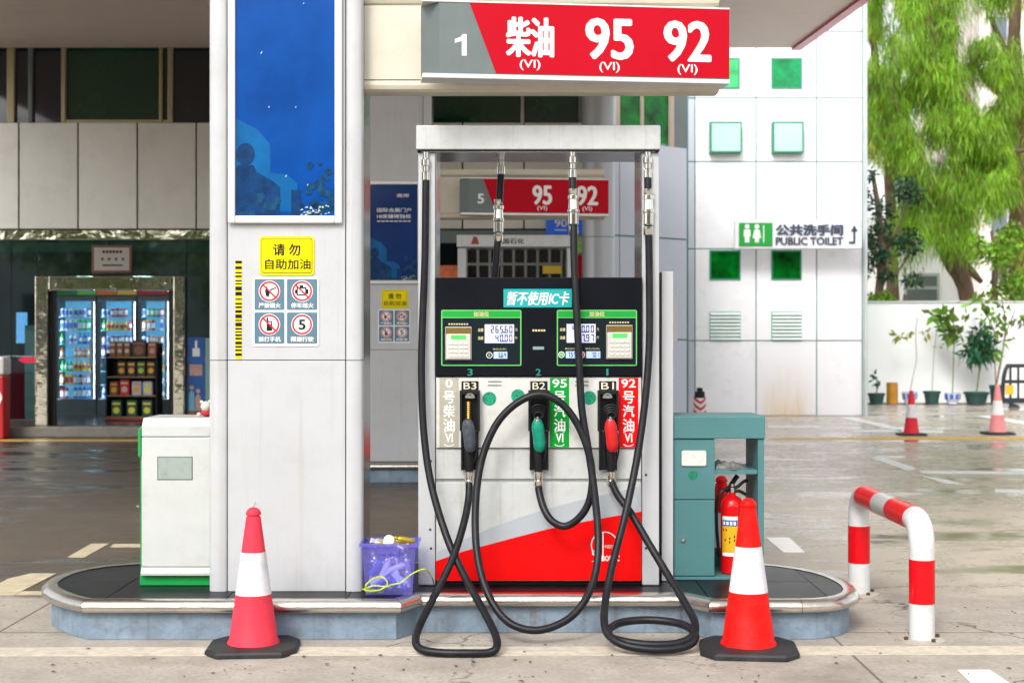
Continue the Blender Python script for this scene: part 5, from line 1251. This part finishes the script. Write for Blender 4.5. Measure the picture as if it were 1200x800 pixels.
mb = MB(); mb.box(X(887,yt)+.01, X(956,yt)-.01, yt-.003, yt-.001, .02, Z(404,yt)); mb.build('stained_skin', RS, t)
# toilet sign
ysn = 27.2
s = thing('toilet_sign', 'public toilet sign with green pictogram and arrow', 'sign', (X(935,ysn), ysn, Z(292,ysn)))
MB().pbox(861,1010,258,291.5,ysn,ysn+.12).build('board', mat('board_white',(.74,.74,.78),.4), s, bevel=.015)
for a in (880,990): MB().box(X(a,ysn)-.02, X(a,ysn)+.02, ysn+.12, yt, Z(280,ysn), Z(276,ysn)).build('bracket', GREYS, s)
gp = MB().pbox(866,905.5,261,288.5,ysn-.02,ysn).build('pictogram_panel', GREENP, s, bevel=.03)
k = MB(); yg = ysn-.021
for cxp, skirt in ((875.5,0),(887,1)):
    k.disc(X(cxp,yg), Z(265.5,yg), .045, yg-.003, yg, 14)
    pts = [(-3.6,269),(3.6,269),(4,277),(2.6,277),(2.6,284),(-2.6,284),(-2.6,277),(-4,277)] if not skirt else [(-2.8,269),(2.8,269),(5,279),(2.4,279),(2.2,284),(-2.2,284),(-2.4,279),(-5,279)]
    k.poly_xz([(X(cxp+a,yg),Z(b,yg)) for a, b in pts], yg-.003, yg)
k.pbox(894.5,895.5,264,284,yg-.003,yg)
k.build('pictogram', LETW, gp)
k = MB(); ptext(k, '公共洗手间', 909, 988, 263, 276, ysn-.001, bold=.05, thick=.02); ptext(k, 'PUBLIC TOILET', 909, 988, 278, 287, ysn-.001, bold=.035, thick=.02)
for pts in ([(995,283),(1002,283),(1002,285.5),(995,285.5)],[(999.8,270),(1002.2,270),(1002.2,283),(999.8,283)],[(997,271),(1005,271),(1001,264)]):
    k.poly_xz([(X(a,ysn),Z(b,ysn)) for a, b in pts], ysn-.02, ysn-.0005)
k.build('lettering', LETS, s)
tag(MB().tube([(X(1014.5,yt-.1),yt-.1,0),(X(1014.5,yt-.1),yt-.1,9.6)], .035, 10).build('drain_pipe', mat('pipe_grey',(.5,.55,.55),.4), smooth=True), 'grey drain pipe on the corner of the toilet block', 'pipe')

# ------------------------------------------------------------------ boundary wall and what stands along it
yw = 33.0
BW = mat('whitewashed_wall', (.90,.90,.90), .7, var=.03, vs=1, dirt=.12, dcol=(.5,.5,.48), ds=1)
t = thing('boundary_wall', 'long whitewashed wall behind the potted plants', 'wall', (12, yw, 0))
MB().box(X(960,yw), 32, yw, yw+.2, 0, Z(355,yw)).build('wall_body', BW, t, bevel=.01)
MB().box(X(960,yw), 32, yw-.03, yw+.23, Z(355,yw)+.001, Z(353,yw)+.01).build('coping', mat('coping_grey',(.5,.52,.48),.7), t)
MB().box(X(960,yw), 32, yw-.5, yw, 0.0, .03).build('plinth_strip', mat('plinth_strip',(.35,.33,.3),.8), t)
LEAFM = {}
def leafmat(nm, col): 
    if nm in LEAFM: return LEAFM[nm]
    m_ = mat(nm, col, .5, var=.6, vs=.9, isl=.65); n = m_.node_tree; b = n.nodes['Principled BSDF']  # wide tone noise paints light and dark masses into the foliage
    tl = n.nodes.new('ShaderNodeBsdfTranslucent'); src = b.inputs['Base Color'].links[0].from_socket; n.links.new(src, tl.inputs[0])
    mx = n.nodes.new('ShaderNodeMixShader'); mx.inputs[0].default_value = .3; n.links.new(b.outputs[0], mx.inputs[1]); n.links.new(tl.outputs[0], mx.inputs[2]); n.links.new(mx.outputs[0], n.nodes['Material Output'].inputs[0])
    LEAFM[nm] = m_; return m_
def leaves(centres, radii, n_per, ln, wd, droop=.3, shell=.55):
    """many small pointed leaves (4 verts each) in ellipsoidal clumps"""
    C_ = np.repeat(np.array(centres, float), n_per, 0); Rr = np.repeat(np.array(radii, float), n_per, 0); N = len(C_)
    d = rng.normal(size=(N,3)); d /= np.linalg.norm(d, axis=1)[:,None]
    rad = rng.uniform(shell**3, 1, N)**(1/3); rad = rad*(1+.25*rng.normal(size=N))
    p = C_+d*Rr*rad[:,None]
    a = d*.6+rng.normal(size=(N,3))*.6; a[:,2] -= droop*2; a /= np.linalg.norm(a, axis=1)[:,None]
    s = np.cross(a, rng.normal(size=(N,3))); s /= np.linalg.norm(s, axis=1)[:,None]
    l = ln*rng.uniform(.6,1.3,N)[:,None]; w_ = wd*rng.uniform(.7,1.3,N)[:,None]
    v = np.stack([p, p+a*l*.45+s*w_, p+a*l, p+a*l*.45-s*w_], 1).reshape(-1,3)
    return v
def leafobj(name, v, m_, parent=None, label=None):
    me = bpy.data.meshes.new(name); N = len(v)//4
    if parent: v = v-np.array(MW[parent.name].translation)
    me.vertices.add(len(v)); me.vertices.foreach_set('co', v.ravel()); me.loops.add(4*N); me.loops.foreach_set('vertex_index', np.arange(4*N, dtype=np.int32))
    me.polygons.add(N); me.polygons.foreach_set('loop_start', np.arange(0, 4*N, 4, dtype=np.int32))
    me.update(calc_edges=True); me.validate(); me.materials.append(m_)
    o = bpy.data.objects.new(name, me); COL.objects.link(o)
    if parent: o.parent = parent; MW[o.name] = MW[parent.name]
    return o
POTG = mat('dark_green_pot', (.02,.07,.06), .35); POTB = mat('porcelain_pot', (.62,.68,.78), .25, var=.1); SOIL = mat('soil', (.05,.035,.02), .9)
LG = leafmat('shrub_leaf', (.13,.27,.02)); LD = leafmat('palm_leaf', (.02,.12,.045)); LY = leafmat('yellow_leaf', (.35,.38,.02))
def pot(pxc, wpx, q0, kind, label, plant):
    Y = 32.2; x = X(pxc,Y); w_ = wpx/F*Y/2; h = Z(q0,Y)-.03
    t = thing('potted_plant', label, 'potted plant', (x, Y, .03), group='potted plants along the white wall')
    m_ = {'g':POTG,'b':POTB,'y':mat('ochre_bucket',(.50,.22,.02),.5,var=.3,vs=6)}[kind]
    if kind == 'y': prof = [(w_*.95,0),(w_,.02),(w_,h),(w_*.9,h),(w_*.9,h-.06)]
    elif kind == 'b': prof = [(w_*.6,0),(w_*.62,.05),(w_*.9,h*.4),(w_,h*.75),(w_*.95,h*.93),(w_*1.03,h),(w_*.93,h),(w_*.88,h-.05)]
    else: prof = [(w_*.72,0),(w_*.9,h*.75),(w_*.93,h*.8),(w_*1.02,h*.82),(w_*1.04,h),(w_*.9,h),(w_*.86,h-.05)]
    MB().lathe(prof, (x,Y,.03), 20).build('pot', m_, t, smooth=True)
    if kind == 'b':
        k = MB()
        for a in (210,250,290,330):
            for z in (h*.45,h*.68): arc_patch(k, Vector((x,Y,.03)), w_*(.945 if z < h*.5 else .995)+.004, a-16, a+12, z, z+.05, 0, 4)
        k.build('blue_pattern', mat('pot_blue',(.03,.10,.45),.3), t)
    MB().lathe([(w_*.85,0),(w_*.85,.01)], (x,Y,.03+h-.055), 16).build('soil', SOIL, t)
    if not plant: return
    zt = .03+h-.05
    for st_ in plant['stems']:
        pts = [Vector((x,Y,zt))]+[Vector((X(a,Y+dy),Y+dy,Z(b,Y+dy))) for a, b, dy in st_]
        MB().tube(catmull(pts,5), plant.get('r',.014), 6).build('stem', mat('stem_'+plant.get('sc','g'), {'g':(.16,.2,.07),'w':(.42,.42,.36),'b':(.22,.15,.08)}[plant.get('sc','g')], .7), t, smooth=True)
    cs = [(X(a,Y+dy),Y+dy,Z(b,Y+dy)) for a, b, r_, dy in plant['clumps']]; rs = [(r_,r_,r_*.8) for a, b, r_, dy in plant['clumps']]
    if cs: leafobj('leaves', leaves(cs, rs, plant['n'], plant['l'], plant['w'], plant.get('droop',.2), .1), plant['m'], t)
pot(1027,20,460.5,'g','dark green pot with short sprig nearest the toilet block', dict(stems=[[(1028,448,0),(1027,441,0)]], clumps=[(1028,447,.09,0),(1027,440,.07,0)], n=9, l=.14, w=.03, m=LD))
pot(1045.5,13,448,'y','tall ochre bucket between two pots', None)
pot(1066,18,459,'b','blue and white pot with thin pale seedling behind the far cone', dict(stems=[[(1070,440,0),(1074,420,0),(1073,392,0),(1075,372,0)]], clumps=[(1060,392,.12,0),(1075,390,.14,0),(1085,391,.10,0),(1053,393,.08,.1)], n=7, l=.2, w=.04, m=LY, sc='w', r=.012))
pot(1092,20,458,'g','dark green pot with bare thin stem, third pot from the block', dict(stems=[[(1093,440,0),(1095,410,0),(1098,385,0)]], clumps=[(1101,405,.06,0)], n=4, l=.14, w=.03, m=LY, sc='w', r=.013))
pot(1116,19,460,'b','blue and white pot with tall leafy sapling', dict(stems=[[(1117,435,0),(1118,405,0),(1120,385,0),(1110,370,0),(1103,366,0)]], clumps=[(1105,366,.14,0),(1110,381,.13,0),(1111,390,.10,0),(1122,390,.10,0),(1112,373,.08,0),(1096,368,.1,0)], n=9, l=.3, w=.08, m=LG, r=.012))
pot(1144,29,459,'g','wide dark green pot with dark bushy palm', dict(stems=[[(1147,440,0),(1149,420,0),(1148,405,0)]], clumps=[(1146,400,.30,0),(1140,413,.24,0),(1153,410,.26,0),(1150,392,.22,0)], n=110, l=.26, w=.028, m=LD, r=.02, droop=.45))
pot(1167,15,451,'g','tall dark pot with branching yellowish shrub', dict(stems=[[(1166,430,0),(1163,412,0),(1166,392,0),(1158,372,0),(1150,352,0)],[(1170,435,0),(1176,405,0),(1178,378,0),(1174,350,0)],[(1172,430,0),(1178,395,0),(1186,372,0),(1190,362,0)]], clumps=[(1163,382,.3,0),(1172,392,.25,0),(1150,362,.42,0),(1160,350,.4,0),(1168,362,.3,0),(1140,358,.3,0),(1190,366,.25,0),(1196,372,.2,0),(1162,412,.16,0)], n=15, l=.24, w=.05, m=LG, sc='b'))

# black plastic barrier with yellow panels
yb = 31.2
t = thing('plastic_barrier', 'black plastic crowd barrier with yellow reflector panels', 'barrier', (X(1215,yb), yb, 0))
BP = mat('barrier_black', (.015,.022,.028), .45)
def P3(a, b): return (X(a,yb), yb, Z(b,yb))
fr = MB(); fr.tube(catmull([P3(1175,472),P3(1176,445),P3(1180,430),P3(1188,428.5),P3(1244,428.5),P3(1252,430),P3(1256,445),P3(1257,472)],5), .045, 8); fr.build('frame', BP, t, smooth=True)
MB().box(X(1177,yb), X(1255,yb), yb-.03, yb+.03, Z(449,yb), Z(445,yb)).build('middle_rail', BP, t); MB().box(X(1176,yb), X(1256,yb), yb-.03, yb+.03, Z(472,yb), Z(466,yb)).build('bottom_rail', BP, t)
for i in range(8): MB().box(X(1184+9.2*i,yb)-.022, X(1184+9.2*i,yb)+.022, yb-.02, yb+.02, Z(466,yb)+.002, Z(430,yb)).build('bar', BP, t)
for a in (1178,1199,1228): MB().box(X(a,yb), X(a+9,yb), yb-.045, yb-.032, Z(462,yb), Z(451,yb)).build('reflector', mat('reflector_yellow',(.75,.40,.01),.3), t)
for a in (1184,1206,1240):
    MB().extrude([(X(a-7,yb),yb-.25,.0),(X(a+7,yb),yb-.25,.0),(X(a+5,yb),yb-.25,.05),(X(a+2,yb),yb-.02,Z(472,yb)),(X(a-2,yb),yb-.02,Z(472,yb)),(X(a-5,yb),yb-.25,.05)], (0,.06,0)).build('foot', BP, t)

# buildings beyond the wall
yh = 46
t = thing('white_house', 'white house with a small window beyond the wall', 'house', (X(1080,yh), yh+3, 0))
MB().box(X(985,yh), X(1140,yh), yh, yh+6, 0, Z(255,yh)).build('wall', BW, t)
f = MB().pbox(1060,1101,320,352.5,yh-.06,yh-.002).build('window', mat('window_frame_grey',(.45,.5,.48),.5), t)
MB().pbox(1063,1098,323.5,335,yh-.09,yh-.061).build('pane', mat('house_glass',(.14,.17,.16),.1), f); MB().pbox(1063,1098,339,352,yh-.09,yh-.061).build('pane', MATS['house_glass'], f)
yh2 = 75
t = thing('tiled_tower', 'salmon tiled apartment tower behind the trees', 'building', (X(1240,yh2), yh2+5, 0))
MB().box(X(1148,yh2), X(1420,yh2), yh2, yh2+12, 0, Z(-160,yh2)).build('wall', mat('salmon_tile',(.82,.72,.68),.6,var=.1,vs=.6), t)
for i in range(6):
    for j in range(9):
        f = MB().pbox(1160+44*i,1182+44*i,-150+56*j,-118+56*j,yh2-.1,yh2-.01).build('window', mat('tower_frame',(.6,.6,.62),.5), t)
        MB().pbox(1162+44*i,1180+44*i,-148+56*j,-120+56*j,yh2-.14,yh2-.101).build('pane', mat('tower_glass',(.12,.15,.18),.1), f)

# ------------------------------------------------------------------ trees
BARK = mat('bark', (.15,.095,.06), .9, var=.45, vs=5, stretch=(3,3,.6), bump=1, bs=12)
def bez(pts, Y):
    return [Vector((X(a,Y+dy), Y+dy, Z(b,Y+dy))) for a, b, dy in pts]
def tree(name, label, Y, trunk, limbs, clumps, n, ln, wd, m_, droop, group='trees beyond the white wall'):
    base = bez([trunk[0][:3]], Y)[0]; base.z = 0
    t = thing(name, label, 'tree', base, group=group)
    tp = [base]+bez([q[:3] for q in trunk], Y); tr_ = [trunk[0][3]*1.15]+[q[3] for q in trunk]
    c = catmull(tp, 5); rs = [np.interp(i/5, range(len(tr_)), tr_)*(1+.08*math.sin(i*1.7)) for i in range(len(c))]
    tk = MB().tube(c, rs, 10).build('trunk', BARK, t, smooth=True)
    for L_ in limbs:
        lp = bez([q[:3] for q in L_], Y); c = catmull(lp, 4); rs = [np.interp(i/4, range(len(L_)), [q[3] for q in L_]) for i in range(len(c))]
        MB().tube(c, rs, 7).build('limb', BARK, tk, smooth=True)
    fe = name == 'feathery_tree'
    cs = [tuple(bez([(a,b,dy)], Y)[0]) for a, b, r_, dy in clumps]; rr_ = [((r_*.72,r_*.72,r_*1.15) if fe else (r_,r_,r_*.75)) for a, b, r_, dy in clumps]
    leafobj('crown', leaves(cs, rr_, n, ln, wd, droop), m_, t)
rt = random.Random(9)
def fill(x0, x1, y0, y1, k, r0, r1, dy=1.5, gap=None):
    out = []
    while len(out) < k:
        a, b = rt.uniform(x0,x1), rt.uniform(y0,y1)
        rad_ = rt.uniform(r0,r1); e = rad_*30
        if gap and any((a-g[0])**2/(g[2]+e)**2+(b-g[1])**2/(g[3]+e)**2 < 1 for g in gap): continue
        out.append((a, b, rad_, rt.uniform(-dy,dy)))
    return out
CAS = leafmat('feathery_leaf', (.22,.40,.02)); CAS2 = leafmat('feathery_leaf_yellow', (.36,.46,.03)); DKL = leafmat('glossy_dark_leaf', (.025,.075,.03)); MID = leafmat('broad_leaf', (.16,.32,.02))
gaps = [(1140,20,8,14),(1180,30,16,20),(1040,225,14,26),(1150,268,12,8),(1130,60,5,8),(1058,85,4,6),(1193,150,4,14),(1082,325,26,26),(1120,320,10,20),(1175,250,8,10),(1020,60,3,8),(1075,140,6,10),(1160,110,6,12),(1045,20,6,10),(1100,180,3,8)]
tree('feathery_tree', 'large feathery green tree with leaning brown trunk', 38,
     [(1134,352,0,.20),(1114,290,0,.32),(1122,240,0,.24),(1136,170,.2,.22),(1130,120,.3,.18),(1115,80,.4,.16),(1112,20,.5,.1)],
     [[(1136,190,.2,.16),(1165,178,.4,.10),(1200,176,.8,.07)],[(1118,250,0,.2),(1085,215,-.3,.12),(1058,150,-.6,.09),(1042,95,-.8,.06)],[(1122,110,.3,.14),(1098,55,0,.12),(1082,0,-.3,.08)],[(1112,292,0,.2),(1150,330,.6,.07)]],
     fill(1050,1185,130,290,84,.3,.7,1.6,gaps)+fill(1020,1190,60,160,66,.3,.75,1.6,gaps)+fill(1015,1190,-60,70,56,.3,.75,1.6,gaps), 430, .34, .0085, CAS, 1.3)
tree('feathery_tree', 'yellower feathery tree with straight trunk at right edge', 41,
     [(1197,352,0,.34),(1194,250,0,.30),(1190,150,0,.26),(1188,60,0,.2),(1192,-30,0,.14)],
     [[(1190,170,0,.12),(1225,120,.5,.08)],[(1188,80,0,.1),(1160,20,-.5,.06)],[(1190,130,0,.1),(1150,90,-.5,.06)]],
     fill(1145,1320,60,310,90,.3,.75,2,gaps)+fill(1140,1320,-80,60,46,.3,.7,2,gaps), 380, .36, .009, CAS2, 1.3)
tree('feathery_tree', 'pale trunked feathery tree hugging the toilet block', 43,
     [(1046,352,0,.2),(1044,250,0,.18),(1040,150,0,.16),(1028,90,0,.13),(1020,0,0,.1)],
     [[(1040,150,0,.12),(1060,60,.3,.06)]],
     fill(1005,1075,-70,190,44,.35,.8,1.6,gaps), 400, .36, .009, CAS2, 1.3)
tree('dark_leaved_tree', 'dark glossy tree low beside the toilet block', 36,
     [(1030,352,0,.12),(1034,300,0,.10),(1030,250,0,.08),(1022,200,0,.05)],
     [[(1034,300,0,.06),(1055,262,.2,.03),(1064,225,.3,.02)],[(1032,330,0,.06),(1052,318,-.2,.03),(1066,296,0,.02)]],
     fill(1008,1072,205,330,26,.18,.34,.8,[(1046,310,10,8),(1055,245,5,10),(1038,215,5,6)]), 80, .15, .035, DKL, .2)
tree('broad_leaved_bush', 'bright broad leaved bush behind the wall by the right trunk', 35.5,
     [(1165,352,0,.08),(1166,310,0,.06),(1162,270,0,.04)], [],
     fill(1150,1215,262,350,18,.2,.36,.8), 70, .15, .045, MID, .2)
tree('broad_leaved_bush', 'low bush peeping over the white wall under the house window', 34.2,
     [(1060,356,0,.05),(1062,349,0,.03)], [], fill(1015,1048,347,354,6,.1,.16,.3), 50, .12, .035, MID, .1)
# street trees across the road behind the camera: what the mirror steel, glass and poster reflect
for i, (x, y, h_) in enumerate(((-11,-20,10),(-4,-22,11.5),(4,-20,10.5),(11,-23,11.5),(-19,-21,11.0))):
    t = thing('street_tree', ['leaning bushy street tree nearest across the road','tallest round street tree across the road','light street tree opposite the dispenser','broad street tree at the far right across the road','broad street tree at the far left across the road'][i], 'tree', (x,y,0), group='street trees across the road')
    MB().tube([(x,y,0),(x+.2,y,h_*.4),(x-.1,y,h_*.8)], [.25,.18,.08], 8).build('trunk', BARK, t, smooth=True)
    cs = [(x+rt.gauss(0,1.9), y+rt.gauss(0,1.6), h_*.60+rt.gauss(0,1.9)) for _ in range(30)]
    leafobj('crown', leaves(cs, [(1.3,1.3,1.0)]*30, 130, .42, .12, .1), leafmat('street_leaf', (.13,.19,.03)), t)

t = thing('added_street_block', 'plain grey block added out of view to darken reflections', 'building', (0,-34,0))
MB().box(-45, 45, -40, -34, 0, 8).build('wall', mat('grey_render',(.26,.26,.24),.7,var=.2,vs=.4), t)  # unseen block added so glass and steel reflect something darker than sky
for i in range(16):
    for j in range(2):
        if i == 0 and j == 0: f0 = MB().box(-43,-41,-33.98,-33.9,2,4).build('window', DK, t)
        else: f_ = f0.copy(); COL.objects.link(f_); f_.location = Vector((i*5.4, 0, j*3.7))
# ------------------------------------------------------------------ small litter on the apron (uncountable specks and dry leaves)
mb = MB(); rl = random.Random(2)
for k in range(150):
    px, py = rl.uniform(-40,1240), 700+100*rl.random()**.8
    v = G(px, py)
    if -2.6 < v.x < 1.85 and 6.9 < v.y < 8.3: continue
    a = rl.uniform(0,6.28); l = rl.uniform(.006,.018); w_ = l*rl.uniform(.3,.6); c_, s_ = math.cos(a), math.sin(a)
    z = .005
    P_ = [(-l,0,0),(0,-w_,.004),(l,0,.001),(0,w_,.005)]
    mb.add([(v.x+p[0]*c_-p[1]*s_, v.y+p[0]*s_+p[1]*c_, z+p[2]) for p in P_], [(0,1,2,3)])
tag(mb.build('leaf_litter', mat('litter_brown',(.07,.05,.03),.9,var=.6,vs=3)), 'tiny dark leaf scraps scattered on the concrete apron', 'litter', kind='stuff')
